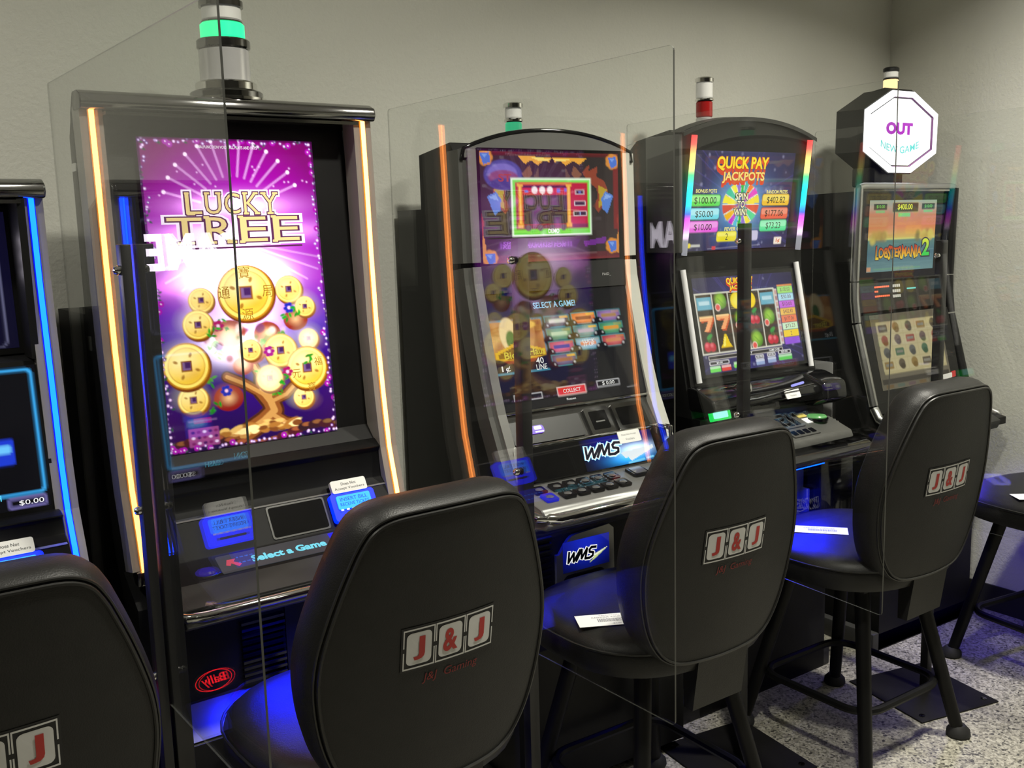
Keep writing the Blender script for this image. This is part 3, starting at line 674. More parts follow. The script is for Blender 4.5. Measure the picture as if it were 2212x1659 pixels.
    a.rect(.285, .30, .615, .385, (206, 34, 62), .004); a.rect(.285, .30, .60, .325, (90, 24, 60))
    a.rect(.29, .39, .605, .655, (52, 30, 46)); 
    for v in (.44, .52, .6): a.rect(.29, v, .605, v + .03, (62, 26, 40), 0, .8)
    for k in range(18): a.ell(.31 + (k % 6) * .053, .43 + (k // 6) * .085, .016, (46, 40, 46), .02, a=.7)
    for k in range(3): a.ell(.37 + k * .055, .345, .021, (255, 240, 240), .021); a.poly([(.352 + k * .055, .355), (.388 + k * .055, .355), (.372 + k * .055, .385)], (250, 225, 225))
    a.rect(.45 + .08, .33, .555, .37, (120, 110, 220), .003); a.rect(.585, .33, .605, .36, (120, 110, 220), .003); a.rect(.30, .345, .325, .365, (90, 120, 220), .003)
    for u in (.255, .605): a.rect(u, .29, u + .025, .67, (240, 160, 40)); a.rect(u + .008, .31, u + .016, .65, (255, 206, 96)); a.rect(u - .008, .285, u + .033, .31, (246, 186, 60)); a.rect(u - .008, .65, u + .033, .69, (246, 170, 50))
    a.rect(.26, .275, .64, .295, (224, 120, 40))
    for v, w in ((.365, .055), (.47, .075), (.565, .09)): a.rect(.70 - w / 2 - .006, v - .022, .70 + w / 2 + .006, v + .022, (226, 220, 220), .003); a.rect(.70 - w / 2, v - .017, .70 + w / 2, v + .017, (16, 14, 22))
    a.rect(.697, .548, .703, .582, (150, 190, 240)); a.rect(.69, .355, .71, .375, (90, 110, 200))
    for k in range(4): a.ell(.32 + k * .085, .69, .02, (110, 80, 110), .018)
    return a
u2 = dragon_art().build('upper_screen', Fu, -.228, .220, Fu.z(1.677), Fu.z(1.396), .0105, m2)
def uvu(u, v): return (-.228 + .448 * u, Fu.z(1.677) + (Fu.z(1.396) - Fu.z(1.677)) * v)
mb = MB()
for t_, u, v, w in (('KEEPS SPINNING FOR', .36, .855, .20), ('SPIN', .19, .825, .05)): x, b = uvu(u, v); put_text(mb, Fu, t_, x, b, w, .010, .0112, off=.02, shear=.2)
mb.build('banner_text', glow('banner_violet', (166, 96, 206), .9), u2)
mb = MB(); x, b = uvu(.165, .235); put_text(mb, Fu, 'ST', x, b, .04, .02, .0112, off=.03); mb.build('ball_lettering', glow('ball_red', (170, 60, 70), .9), u2)
mb = MB(); x, b = uvu(.50, .722); put_text(mb, Fu, 'DEMO', x, b, .036, .012, .0114, off=.03); mb.build('lettering', WHITEE, u2)
Fm = face((-.006, 1.392), (-.012, 1.318)); plate('middle_panel', Fm, -.237, .237, .001, .073, -.01, .009, mat('dark_grey_panel', (.035, .035, .036), .25, .1, var=.1), m2)
mb = MB(); put_text(mb, Fm, 'PAID_', .170, .034, .03, .008, .0094); mb.build('paid_text', mat('pale_grey_print', (.5, .5, .5), .5, var=.05), m2)
Fl = face((-.012, 1.316), (-.100, 1.026)); LL = math.hypot(.088, .29)
MB().ribbon([(-.012, 1.32), (-.03, 1.26), (-.05, 1.19), (-.078, 1.10), (-.102, 1.02)], -.237, .237, .0, .03).build('lower_bezel', BLACKG, m2)
def menu_art():
    a = Art(.49, LL, 165).fill((24, 24, 25)); rng = random.Random(8)
    a.glow(.7, .75, .3, (20, 20, 20), .4)
    # the large game tile
    a.rect(.0, .225, .358, .69, (72, 140, 165)); a.rect(.008, .24, .35, .675, (186, 126, 66))
    for k in range(30): a.ell(rng.uniform(.02, .34), rng.uniform(.26, .5), rng.uniform(.015, .05), rng.choice([(208, 152, 84), (160, 96, 46), (226, 178, 110), (140, 76, 40)]), soft=6, a=.7)
    a.ell(.13, .35, .055, (238, 214, 160), .09, a=.9); a.ell(.24, .33, .06, (198, 140, 80), .1, a=.9); a.ell(.14, .40, .03, (60, 110, 50), .05); a.ell(.26, .28, .05, (236, 190, 90), .02)
    a.poly([(.03, .50), (.17, .42), (.34, .50), (.34, .56), (.17, .585), (.03, .57)], (222, 176, 40)); a.poly([(.045, .515), (.17, .45), (.325, .515), (.325, .55), (.17, .565), (.045, .555)], (128, 88, 30))
    a.rect(.008, .57, .35, .61, (150, 40, 34), 0, .8); a.rect(.008, .60, .35, .675, (58, 32, 26)); a.ell(.008, .70, .12, (20, 22, 40), .09); a.ell(.35, .70, .12, (20, 22, 40), .09); a.rect(0, .675, .358, .69, (72, 150, 175))
    cols = [(70, 62, 58), (208, 104, 40), (120, 84, 140), (92, 134, 96), (86, 120, 118), (60, 130, 84), (186, 76, 100), (120, 160, 180), (166, 60, 64), (84, 70, 100)]
    pos = [(.372, .219), (.555, .213), (.735, .208), (.372, .333), (.555, .328), (.735, .323), (.372, .448), (.555, .443), (.735, .438), (.372, .563)]
    for i, (u, v) in enumerate(pos):
        a.rect(u, v, u + .168, v + .108, (70, 146, 150)); a.rect(u + .005, v + .008, u + .163, v + .1, cols[i])
        a.ell(u + .084, v + .05, .055, tuple(min(255, c + 60) for c in cols[i]), .022, soft=4, a=.8); a.rect(u + .03, v + .035, u + .138, v + .068, [(220, 214, 200), (120, 40, 20), (170, 130, 60), (206, 224, 180), (190, 170, 190), (226, 150, 40), (60, 80, 160), (236, 140, 70), (210, 140, 90), (170, 110, 60)][i], .006, .9)
        a.rect(u + .105, v + .010, u + .16, v + .03, (240, 190, 60), .003, .8 if i in (0, 1, 4, 9) else .25)
        a.ell(u + .005, v + .10, .03, (16, 18, 26), .025); a.ell(u + .163, v + .10, .03, (16, 18, 26), .025); a.ell(u + .15, v + .082, .006, (210, 210, 210)); a.ell(u + .018, v + .086, .005, (210, 210, 210))
    for u0, v0, u1, v1 in ((.09, .868, .27, .926), (.64, .84, .80, .90)):
        a.rect(u0, v0, u1, v1, (200, 200, 200), .003); a.rect(u0 + .005, v0 + .008, u1 - .005, v1 - .008, (26, 26, 28))
    a.rect(.368, .85, .562, .93, (240, 214, 206), .003); a.rect(.373, .858, .557, .922, (222, 50, 38))
    a.line([(.85, .93), (.92, .926)], .004, (150, 150, 150))
    return a
l2 = menu_art().build('lower_screen', Fl, -.243, .247, LL, 0, .004, m2)
def uvl(u, v): return (-.243 + .49 * u, LL * (1 - v))
mb = MB(); x, b = uvl(.460, .121); put_text(mb, Fl, 'SELECT A GAME!', x, b, .138, .0165, .0048, off=.02); mb.build('lettering', glow('sky_blue_text', (140, 205, 235), 1.0), l2)
mb = MB()
for t_, u, v, w, h in (('1¢', .075, .645, .026, .018), ('40', .295, .60, .024, .016), ('LINE', .30, .655, .034, .014), ('COLLECT', .465, .89, .058, .010), ('$ 0.00', .72, .87, .042, .011), ('Reset', .45, .962, .03, .006), ('LUCK', .642, .476, .04, .010), ('IT UP', .642, .506, .035, .010)):
    x, b = uvl(u, v); put_text(mb, Fl, t_, x, b, w, h, .0048, off=.01)
mb.build('lettering', glow('soft_white_text', (235, 235, 230), 1.0), l2)
mb = MB(); x, b = uvl(.13, .53); put_text(mb, Fl, 'Bier', x, b, .05, .019, .0048, off=.02); x, b = uvl(.29, .515); put_text(mb, Fl, 'Haus', x, b, .05, .019, .0048, off=.02); mb.build('lettering', glow('beer_yellow', (206, 190, 60), 1.0), l2)
# lower console of this machine
MB().prism([(-.098, 1.026), (-.105, 1.0), (-.148, .94), (-.19, .857), (-.185, .84), (-.05, .84), (-.05, 1.026)], -.262, .262, r=.003, seg=1).build('console', mat('console_dark_chrome', (.16, .16, .155), .2, .8, var=.06), m2)
MB().tube([(-.245, -.104, 1.022), (.245, -.104, 1.022)], .004, 8).build('console_top_trim', CHROME, m2)
F1 = face((-.106, 1.0), (-.148, .94)); L1 = math.hypot(.042, .06)
MB().tube([(-.24, -.152, .942), (.235, -.152, .942)], .0035, 8).build('console_trim', CHROME, m2)
plate('console_panel', F1, -.235, -.012, .006, L1 - .004, 0, .006, BLACK, m2, .004)
pl = plate('backlit_badge', F1, -.20, -.135, .030, .052, .006, .009, glow('violet_badge', (110, 40, 230), .9), m2, .008)
mb = MB(); slab(mb, F1, rrect(-.195, -.185, .034, .044, .003), .009, .0095); slab(mb, F1, rrect(-.165, -.142, .040, .050, .003), .009, .0095); slab(mb, F1, rrect(-.165, -.138, .032, .036, .001), .009, .0095); mb.build('badge_light', WHITEE, pl)
for x0, x1, nm in ((.005, .085, 'ticket_slot'), (.098, .205, 'bill_slot_frame')):
    fr = MB(); slab(fr, F1, rrect(x0, x1, .0, L1 + .004, .006), 0, .010); fo = fr.build(nm, DCHROME, m2)
    plate('slot_mouth', F1, x0 + .012, x1 - .012, .012, L1 - .008, .010, .0105, BLACKG, fo, .004)
mb = MB(); slab(mb, F1, rrect(.03, .06, .032, .036, .001), .0105, .012); mb.build('slot_lip', GREYP, m2)
F2 = face((-.15, .937), (-.19, .857)); L2 = math.hypot(.04, .08)
plate('console_glass', F2, -.235, .222, .002, L2 - .003, 0, .004, BLACKG, m2, .004)
def brand_art(w=.245, h=.085):
    a = Art(w, h, 120).fill((8, 10, 60)); a.grad([(0, (10, 14, 130)), (.5, (8, 12, 120)), (1, (4, 6, 60))])
    a.mix(np.clip((.25 - a.U) * 4, 0, 1), (6, 6, 26)); a.mix(np.clip((a.U - .9) * 8, 0, 1), (6, 8, 40))
    a.glow(.62, .80, .26, (30, 170, 255), 1.6, .07); a.glow(.72, .55, .22, (200, 230, 255), 2.0, .06)
    a.line([(.58, .97), (.80, .93)], .022, (120, 215, 255)); a.line([(.84, .92), (.93, .90)], .022, (120, 215, 255))
    a.poly([(.60, .72), (.97, .55), (.97, .62), (.62, .92), (.60, .82)], (245, 252, 255)); a.poly([(.5, .6), (.97, .52), (.97, .6), (.55, .80)], (240, 250, 255))
    return a
w2 = brand_art().build('lit_brand_panel', F2, -.045, .20, L2 - .004, .002, .0045, m2)
def thick(mb, F, pts, w, e, mi, cx, cy, sx, sy, shear):
    for (x0, y0), (x1, y1) in zip(pts[:-1], pts[1:]):
        p = Vector((cx + (x0 - .5 + shear * (y0 - .5)) * sx, cy + (y0 - .5) * sy)); q_ = Vector((cx + (x1 - .5 + shear * (y1 - .5)) * sx, cy + (y1 - .5) * sy))
        d = (q_ - p).normalized(); n_ = Vector((-d.y, d.x)) * w; p = p - d * w * .55; q_ = q_ + d * w * .55
        mb.add([F.at(*(p + n_), e), F.at(*(p - n_), e), F.at(*(q_ - n_), e), F.at(*(q_ + n_), e)], [(0, 1, 2, 3)], mi)
def brand_letters(mb, F, cx, cy, w, h, e, widths):
    W_ = [(0, 1), (.08, 0), (.19, .85), (.27, 0), (.40, 1)]; M_ = [(.37, 0), (.46, 1), (.55, .12), (.66, 1), (.70, 0)]; S_ = [(1, .93), (.82, 1), (.77, .8), (.80, .58), (.95, .45), (.96, .15), (.86, .0), (.73, .04)]
    for k, wd in enumerate(widths):
        for L_ in (W_, M_, S_): thick(mb, F, L_, wd, e + .0005 * k, k, cx, cy, w, h, .12)
mb = MB(); brand_letters(mb, F2, .022, .050, .118, .030, .0051, (.0078, .0058, .0036))
mb.build('lettering', [glow('brand_outline', (150, 220, 255), 1.5), glow('brand_white', (250, 255, 255), 1.2), mat('brand_black', (.006, .006, .02), .3, var=.1)], w2)
st = plate('sticker', F2, .085, .16, .058, .092, .005, .007, STICK, m2, .004); st['label'] = 'white sticker with printed notice'
mb = MB(); put_text(mb, F2, 'Does Not Accept', .122, .080, .05, .006, .0072); put_text(mb, F2, 'Vouchers', .122, .068, .03, .006, .0072); mb.build('notice_text', GINK, st)
MB().box(.222, .236, -.21, -.16, .85, .95, r=.004).build('console_end_trim', CHROME, m2)
MB().box(-.25, -.238, -.21, -.16, .85, .95, r=.004).build('console_end_trim', CHROME, m2)
F3 = face((-.192, .853), (-.305, .828)); L3 = math.hypot(.113, .025)
MB().prism([(-.18, .85), (-.192, .852), (-.305, .827), (-.318, .812), (-.30, .80), (-.16, .78), (-.15, .84)], -.272, .262, r=.003, seg=1).build('button_deck', mat('button_deck_grey', (.2, .2, .195), .33, .4, var=.06), m2)
def buttons(F, L):
    row1 = [-.222, -.168, -.124, -.080, -.036, .008]; k = 0
    for j, (b0, b1) in enumerate(((L * .56, L * .86), (L * .18, L * .50))):
        for i, x in enumerate(row1):
            xx = x + (.0 if j == 0 else .002)
            lit = (j == 1 and i == 0)
            if i == 5 and False: continue
            h = plate('button', F, xx - .018, xx + .018, b0, b1, 0, .006, glow('blue_button', (25, 35, 240), .55) if lit else BLACKG, m2, .005)
            MB().lathe([(.011, 0), (.008, .003), (.001, .004)], F.at(xx, (b0 + b1) / 2, .0055), 12).build('button_lens', mat('clear_button_cap', (.12, .12, .12), .08, .2, var=.1, coat=.6), h)
    h = plate('button', F, .065, .118, L * .46, L * .88, 0, .007, BLACKG, m2, .008); h['label'] = 'large black button at the right end'
    plate('button_lens', F, .072, .111, L * .52, L * .82, .007, .0085, mat('clear_button_cap', (.12, .12, .12), .08, .2, var=.1, coat=.6), h, .006)
buttons(F3, L3)
MB().tube([(-.285, -.22, .815), (-.275, -.30, .805), (-.235, -.327, .803), (.22, -.327, .803), (.26, -.30, .805), (.27, -.22, .815)], .0125, 12).build('deck_bumper', CHROME, m2)
MB().prism([(-.30, .797), (-.325, .79), (-.31, .772), (-.2, .755), (-.15, .78)], -.262, .255, r=.004, seg=1).build('bumper_underside', SILVER, m2)
F4 = face((-.15, .72), (-.15, .48))
mb = MB(); pts = [(-.125, .0), (-.125, .165)] + [(-.115 + .05 * t, .165 + .045 * math.sin(t * math.pi / 2)) for t in np.linspace(0, 1, 6)] + [(.05, .218), (.066, .205), (.068, .0)]
slab(mb, F4, pts[::-1], 0, .010); plo = mb.build('brand_plate', SILVER, m2)
plate('plate_lower', F4, -.105, .035, .004, .105, .010, .0104, BLACK, plo, .02)
a = Art(.16, .085, 80).grad([(0, (10, 18, 130)), (1, (4, 5, 34))]); a.glow(.5, .2, .4, (30, 60, 255), .35); a.poly([(.62, .62), (.98, .44), (.70, .74), (.55, .86), (.66, .70)], (206, 220, 140)); a.poly([(.66, .62), (.98, .44), (.7, .66)], (250, 252, 235))
w3 = a.build('lit_brand_plate', F4, -.105, .050, .195, .112, .0106, m2)
mb = MB(); brand_letters(mb, F4, -.045, .152, .090, .028, .0108, (.0062, .0034))
mb.build('lettering', [WHITEE, mat('brand_black', (.006, .006, .02), .3, var=.1)], w3)
for i in range(12):
    z = .70 - i * .017
    MB().prism([(-.15, z), (-.156, z - .003), (-.156, z - .008), (-.15, z - .011)], -.255, -.135).build('louver', BLACKG, m2)
underlight(m2, -.20, -.10, -.165, .745, .13)
candle(m2, -.036, .115, 1.682, [('base', .027, 0, .008, CHROME), ('green_lens', .0225, .008, .082, glow('dim_green_lamp', (60, 200, 140), .75)), ('band', .026, .082, .092, CHROME), ('white_lens', .0225, .092, .12, FROST)], (.027, .12, .134, CHROME))

# ------------------------------------------------------------------ rainbow tube machine
m3 = thing('slot_machine', 'black slot machine with rainbow light tubes and fruit reel screen', 'slot machine', (1.145, .9, 0), .025, 'slot machines in the row')
MB().prism([(-.02, 1.735), (.02, 1.75), (.16, 1.73), (.22, 1.68), (.24, 1.6), (.335, 1.6), (.335, 0), (-.10, 0), (-.10, .8), (-.06, .95), (-.045, 1.0), (.02, 1.33), (.022, 1.38)], -.30, .29).build('cabinet', CABSIDE, m3)
MB().box(-.37, .32, -.10, .33, 0, .07, r=.004).build('plinth', BLACK, m3)
AP3 = arch_pts(-.31, .275, 1.738, 1.79)
Fh = face((-.036, 1.79), (.012, 1.40))
mb = MB(); slab(mb, Fh, [(x, Fh.z(z)) for x, z in AP3][::-1] + [(-.31, 0), (.275, 0)], -.04, .0); mb.build('head_panel', BLACK, m3)
mb = MB(); n = len(AP3); v = [(x, -.045, z) for x, z in AP3] + [(x, .2, z - .02) for x, z in AP3] + [(x, -.045, z - .012) for x, z in AP3]
mb.add(v, [(i, i + 1, n + i + 1, n + i) for i in range(n - 1)] + [(2 * n + i, 2 * n + i + 1, i + 1, i) for i in range(n - 1)], 0, True); mb.build('head_hood', BLACKG, m3)
MB().box(-.312, -.298, -.03, .11, 1.40, 1.735, r=.004).build('head_side_panel', GREYP, m3)
Fk = face((.014, 1.39), (.018, 1.35)); plate('middle_bar', Fk, -.285, .27, -.01, .05, -.01, .004, BLACK, m3)
Fl3 = face((.016, 1.345), (-.055, 1.0)); plate('lower_head_panel', Fl3, -.29, .275, 0, .35, -.03, .0, BLACK, m3)
def rainbow(name, F, x, z0, z1, lit, parent):
    n = 40; r = .0085; k = 12; path = [(F.at(x, F.z(z0 + (z1 - z0) * i / n), .010)) for i in range(n + 1)]
    mb = MB().tube([tuple(p) for p in path], r, k); o = mb.build(name, WTUBE if not lit else vcol('rainbow_tube', 1.0, True, .3), parent)
    if lit:
        st = [(0, (255, 60, 60)), (.08, (255, 90, 80)), (.16, (255, 190, 110)), (.26, (250, 240, 120)), (.33, (80, 225, 130)), (.45, (30, 225, 215)), (.58, (40, 190, 255)), (.66, (70, 90, 255)), (.70, (210, 80, 250)), (.78, (255, 120, 240)), (.84, (236, 200, 236)), (.88, (150, 150, 156)), (1, (140, 140, 146))]  # grey end glows in place of room light on the unlit tube
        P = [p for p, _ in st]; C = np.array([lin(c) for _, c in st]) * 1.25 * np.where(np.array(P) < .86, 1.7, 1.0)[:, None]
        at = o.data.color_attributes.new('art', 'FLOAT_COLOR', 'POINT'); zz = np.array([v.co.z for v in o.data.vertices]); t = (z0 - zz) / (z0 - z1)
        rgba = np.ones((len(zz), 4))
        for i in range(3): rgba[:, i] = np.interp(t, P, C[:, i])
        at.data.foreach_set('color', rgba.reshape(-1).astype(np.float32))
    return o
rainbow('rainbow_tube', Fh, -.260, 1.733, 1.393, True, m3); rainbow('rainbow_tube', Fh, .250, 1.733, 1.393, True, m3)
rainbow('white_tube', Fl3, -.262, 1.347, 1.018, False, m3); rainbow('white_tube', Fl3, .247, 1.35, 1.018, False, m3)
def space(a, rng, k=60):
    a.fill((30, 26, 50)); a.glow(.5, .55, .45, (70, 64, 160), .4)
    for i in range(28):
        an = rng.uniform(0, 6.28); a.line([(.5 + .22 * math.cos(an), .55 + .3 * math.sin(an)), (.5 + .75 * math.cos(an), .55 + .9 * math.sin(an))], .006, (84, 74, 170), .35)
    for i in range(k):
        u, v = rng.random(), rng.random(); a.ell(u, v, rng.uniform(.003, .009), (170, 168, 206), soft=3, a=rng.uniform(.3, .8))
WH = [(250, 240, 60), (70, 200, 160), (250, 240, 60), (146, 120, 210), (40, 190, 70), (60, 190, 170), (250, 130, 40), (236, 70, 200), (250, 230, 60), (226, 90, 60), (70, 220, 150), (250, 235, 60), (146, 120, 210), (40, 190, 70), (80, 190, 220), (206, 60, 210), (250, 190, 40), (220, 84, 60)]
def prize_art():
    a = Art(.443, .29, 165); rng = random.Random(11); space(a, rng)
    a.glow(.487, .535, .22, (120, 200, 240), .9, .17)
    ang = np.arctan2((a.Y - .535 * a.k) / 1.18, a.U - .487); wheel = a.em(.487, .535, .182, .148)
    for i, c in enumerate(WH):
        lo_, hi_ = -math.pi + 2 * math.pi * i / len(WH), -math.pi + 2 * math.pi * (i + 1) / len(WH); a.mix(wheel * ((ang >= lo_ + .03) & (ang < hi_ - .03)), c)
    a.mix(wheel * (np.abs(((ang + math.pi) / (2 * math.pi) * len(WH)) % 1 - .5) > .44), (244, 240, 210))
    a.ell(.487, .535, .05, (80, 90, 190), .05, soft=8, a=.7)
    for (v, c1, c2) in ((.494, (104, 226, 84), (176, 246, 150)), (.628, (120, 226, 240), (190, 246, 250)), (.758, (240, 96, 226), (250, 170, 240))):
        a.rect(.0, v - .064, .285, v + .064, (60, 70, 70), .02); a.rect(.004, v - .058, .281, v + .055, c1, .018); a.rect(.01, v - .05, .275, v + .01, c2, .012, .8)
    for (v, c1, c2) in ((.492, (248, 196, 50), (252, 230, 110)), (.634, (240, 104, 72), (246, 160, 130)), (.764, (86, 226, 150), (170, 246, 200))):
        a.rect(.695, v - .066, .985, v + .066, (60, 60, 60), .02); a.rect(.699, v - .060, .981, v + .058, c1, .018); a.rect(.705, v - .052, .975, v + .01, c2, .012, .8)
    a.rect(.276, .81, .472, .915, (240, 226, 40), .018); a.rect(.285, .82, .465, .86, (252, 244, 110), .012); a.rect(.58, .81, .69, .915, (206, 200, 226), .018)
    a.rect(.865, .89, .945, .965, (250, 236, 220), .006); a.ell(.022, .945, .016, (240, 220, 60), .016); a.rect(.04, .935, .125, .96, (220, 220, 210), .004, .8)
    a.line([(.2, .985), (.72, .965)], .004, (170, 170, 190), .7); a.rect(.24, .96, .275, .995, (214, 60, 70))
    return a
H3 = Fh.z(1.692) - Fh.z(1.403)
p3 = prize_art().build('upper_screen', Fh, -.2455, .1975, Fh.z(1.692), Fh.z(1.403), .002, m3)
def uv3(u, v): return (-.2455 + .443 * u, Fh.z(1.692) - H3 * v)
G3 = [glow('comic_red', (222, 70, 34), 1.0), glow('comic_dark', (120, 30, 20), 1.0), glow('comic_yellow', (255, 222, 40), 1.05)]
def drop(F, parent, uv, text, u, v, w, h, cols, dz, e=.0024, off=.035, sp=1.0, warp=None):
    x, b = uv(u, v); mb = MB()
    for k in range(4): put_text(mb, F, text, x, b - dz * k / 3, w, h, e + .0002 * (3 - k), 0, off=off + .03, base=off, spacing=sp, warp=warp)
    put_text(mb, F, text, x, b, w, h, e + .001, 1, off=off + .018, base=off, spacing=sp, warp=warp); put_text(mb, F, text, x, b, w, h, e + .0013, 2, off=off, base=off, spacing=sp, warp=warp)
    return mb.build('title_lettering', cols, parent)
arcw = lambda a, b: (a, b - 2.2 * a * a * .06)
drop(Fh, p3, uv3, 'QUICK PAY', .47, .125, .225, .042, G3, .012)
drop(Fh, p3, uv3, 'JACKPOTS', .485, .262, .185, .034, [G3[0], G3[1], glow('comic_pale', (255, 226, 120), 1.0)], .012, off=.03)
mb = MB()
for t_, u, v, w, h in (('$100.00', .137, .497, .092, .022), ('$50.00', .137, .632, .074, .021), ('$10.00', .135, .764, .074, .021), ('$402.82', .842, .497, .085, .022), ('$177.06', .835, .637, .085, .022), ('$73.23', .838, .767, .068, .022), ('2', .373, .865, .011, .020)):
    x, b = uv3(u, v); put_text(mb, Fh, t_, x, b, w, h, .003, off=.0)
mb.build('prize_amounts', glow('prize_ink', (40, 44, 30), 1.0), p3)
mb = MB()
for t_, u, v, w, h in (('BONUS POTS', .140, .398, .088, .011), ('RANDOM PRIZES', .845, .408, .098, .011), ('FEVER GAMES', .47, .787, .11, .011)):
    x, b = uv3(u, v); put_text(mb, Fh, t_, x, b, w, h, .0028, off=.03)
mb.build('lettering', glow('pale_yellow_text', (240, 230, 140), 1.0), p3)
mb = MB()
for t_, v, w in (('SPIN', .455, .055), ('TO', .535, .032), ('WIN!', .615, .058)):
    x, b = uv3(.485, v)
    put_text(mb, Fh, t_, x, b, w, .021, .0030, 0, off=.1, base=.02); put_text(mb, Fh, t_, x, b, w, .021, .0034, 1, off=.02, base=.02)
mb.build('wheel_lettering', [glow('wheel_ink', (50, 70, 60), 1.0), glow('wheel_text', (250, 246, 200), 1.0)], p3)
mb = MB(); x, b = uv3(.905, .929); put_text(mb, Fh, '1¢', x, b, .018, .014, .003, off=.03); mb.build('lettering', glow('cent_orange', (226, 110, 50), 1.0), p3)
def cherry(a, u, v, r):
    a.line([(u - r * .5, v), (u + r * .3, v - r * 2.2 / a.k)], r * .25, (60, 120, 50)); a.line([(u + r * .8, v + .01), (u + r * .3, v - r * 2.2 / a.k)], r * .25, (60, 120, 50)); a.ell(u + r * .3, v - r * 1.9 / a.k, r * .9, (50, 150, 60), r * .45, -.5)
    a.ell(u - r * .6, v + .01, r, (206, 34, 56)); a.ell(u + r * .8, v + .015, r * .95, (190, 26, 50)); a.ell(u - r * .85, v - .01, r * .35, (246, 130, 140), soft=4); a.ell(u + r * .6, v - .005, r * .3, (246, 130, 140), soft=4)
def melon(a, u, v, r):
    a.ell(u, v, r, (84, 140, 40)); a.ell(u - r * .2, v - r * .25 / a.k, r * .72, (160, 206, 70), soft=8); a.line([(u - r * .5, v - .03), (u + r * .3, v + .03)], r * .2, (96, 150, 44), .5)
    a.ell(u - r * .7, v + r * .75 / a.k, r * .5, (240, 220, 200)); a.ell(u - r * .7, v + r * .75 / a.k, r * .38, (232, 90, 80))
def seven(a, u, v, s):
    for d, c in ((.012, (200, 84, 40)), (0, (248, 170, 110))):
        a.poly([(u - s + d, v - s * 1.2 + d), (u + s + d, v - s * 1.2 + d), (u + s * .9 + d, v - s * .5 + d), (u + .1 * s + d, v + s * 1.35 + d), (u - s * .55 + d, v + s * 1.35 + d), (u + s * .25 + d, v - s * .45 + d), (u - s + d, v - s * .35 + d)], c)
    a.rect(u - s, v - s * 1.2, u + s, v - s * .85, (250, 214, 150), 0, .8)
def bell(a, u, v, r):
    a.poly([(u - r * .35, v - r * 1.1), (u + r * .35, v - r * 1.1), (u + r * .6, v + r * .2), (u + r, v + r * .9), (u - r, v + r * .9), (u - r * .6, v + r * .2)], (240, 206, 20)); a.ell(u, v - r * 1.2, r * .25, (240, 206, 20)); a.poly([(u - r * .2, v - r), (u, v - r), (u - r * .2, v + r * .7), (u - r * .6, v + r * .7)], (255, 240, 110)); a.rect(u - r, v + r * .9, u + r, v + r * 1.05, (190, 150, 20))
def reel_art():
    a = Art(.45, .29, 170); rng = random.Random(12); space(a, rng, 50)
    a.rect(.0, .16, .79, .80, (225, 222, 205)); 
    for i in range(5):
        u0 = .012 + i * .155; a.rect(u0, .175, u0 + .145, .785, (66, 54, 38)); a.rect(u0, .30, u0 + .145, .42, (40, 34, 26), 0, .5); a.rect(u0, .52, u0 + .145, .64, (40, 34, 26), 0, .4)
    c = [.085 + .155 * i for i in range(5)]
    for i in (0, 4): a.rect(c[i] - .068, .205, c[i] + .068, .335, (108, 176, 196)); a.rect(c[i] - .05, .245, c[i] + .05, .285, (206, 232, 236), .004, .8)
    melon(a, c[1] + .005, .26, .052)
    for k in range(10): a.line([(c[2] - .06, .20 + .016 * k), (c[2] + .06, .20 + .016 * k)], .004, (190, 180, 90), .7)
    a.ell(c[2], .265, .056, (246, 216, 30)); a.ell(c[2], .265, .04, (250, 236, 90), soft=6); a.ell(c[3] - .02, .27, .055, (246, 216, 30))
    seven(a, c[0], .475, .062); seven(a, c[1], .47, .062); melon(a, c[2] + .02, .47, .05); cherry(a, c[3] - .0, .475, .03); melon(a, c[4], .475, .05)
    cherry(a, c[0] - .005, .71, .032); bell(a, c[1], .69, .055); cherry(a, c[2] + .01, .70, .032); melon(a, c[3], .70, .052); cherry(a, c[4], .71, .032)
    a.rect(.79, .175, .815, .785, (214, 206, 200), .0); 
    for k in range(9): a.rect(.792, .19 + k * .066, .813, .235 + k * .066, [(206, 160, 150), (170, 120, 120)][k % 2], .002)
    pc = [(170, 230, 120), (180, 226, 240), (206, 110, 226), (240, 190, 90), (240, 130, 90), (206, 240, 200), (246, 210, 50), (150, 84, 220)]
    for k, cc in enumerate(pc): a.rect(.825, .155 + k * .081, .985, .23 + k * .081, cc, .004)
    a.rect(.825, .135, .985, .152, (240, 150, 70), .004)
    a.rect(.05, .815, .79, .86, (206, 200, 190), .006); a.rect(.056, .822, .784, .853, (44, 40, 40), .004)
    for u0, u1, v in ((.05, .24, .893), (.50, .585, .888), (.62, .705, .882), (.735, .87, .872)): a.rect(u0, v - .022, u1, v + .022, (226, 222, 226), .01); a.rect(u0 + .008, v - .014, u1 - .008, v + .014, (34, 30, 40), .006)
    for u0, u1, v, cc in ((.05, .15, .955, (110, 220, 90)), (.16, .25, .955, (226, 70, 60)), (.28, .36, .94, (130, 226, 90)), (.50, .585, .945, (150, 170, 210)), (.62, .705, .94, (150, 170, 210)), (.735, .875, .93, (96, 206, 90))): a.rect(u0, v - .03, u1, v + .03, cc, .006); a.rect(u0, v - .03, u1, v - .005, (240, 240, 240), .004, .5)
    return a
FL = Frame((0, -.053, 1.04), (1, 0, 0), (0, .06, .282)); HL = math.hypot(.06, .282)
plate('lower_screen_frame', FL, -.245, .24, -.01, HL + .012, -.004, .001, BLACKG, m3)
r3 = reel_art().build('lower_screen', FL, -.23, .22, HL, 0, .002, m3)
def uvr(u, v): return (-.23 + .45 * u, HL * (1 - v))
drop(FL, r3, uvr, 'QUICK PAY', .455, .058, .12, .022, G3, .006, off=.03); drop(FL, r3, uvr, 'JACKPOTS', .455, .13, .10, .016, G3, .005, off=.03)
mb = MB()
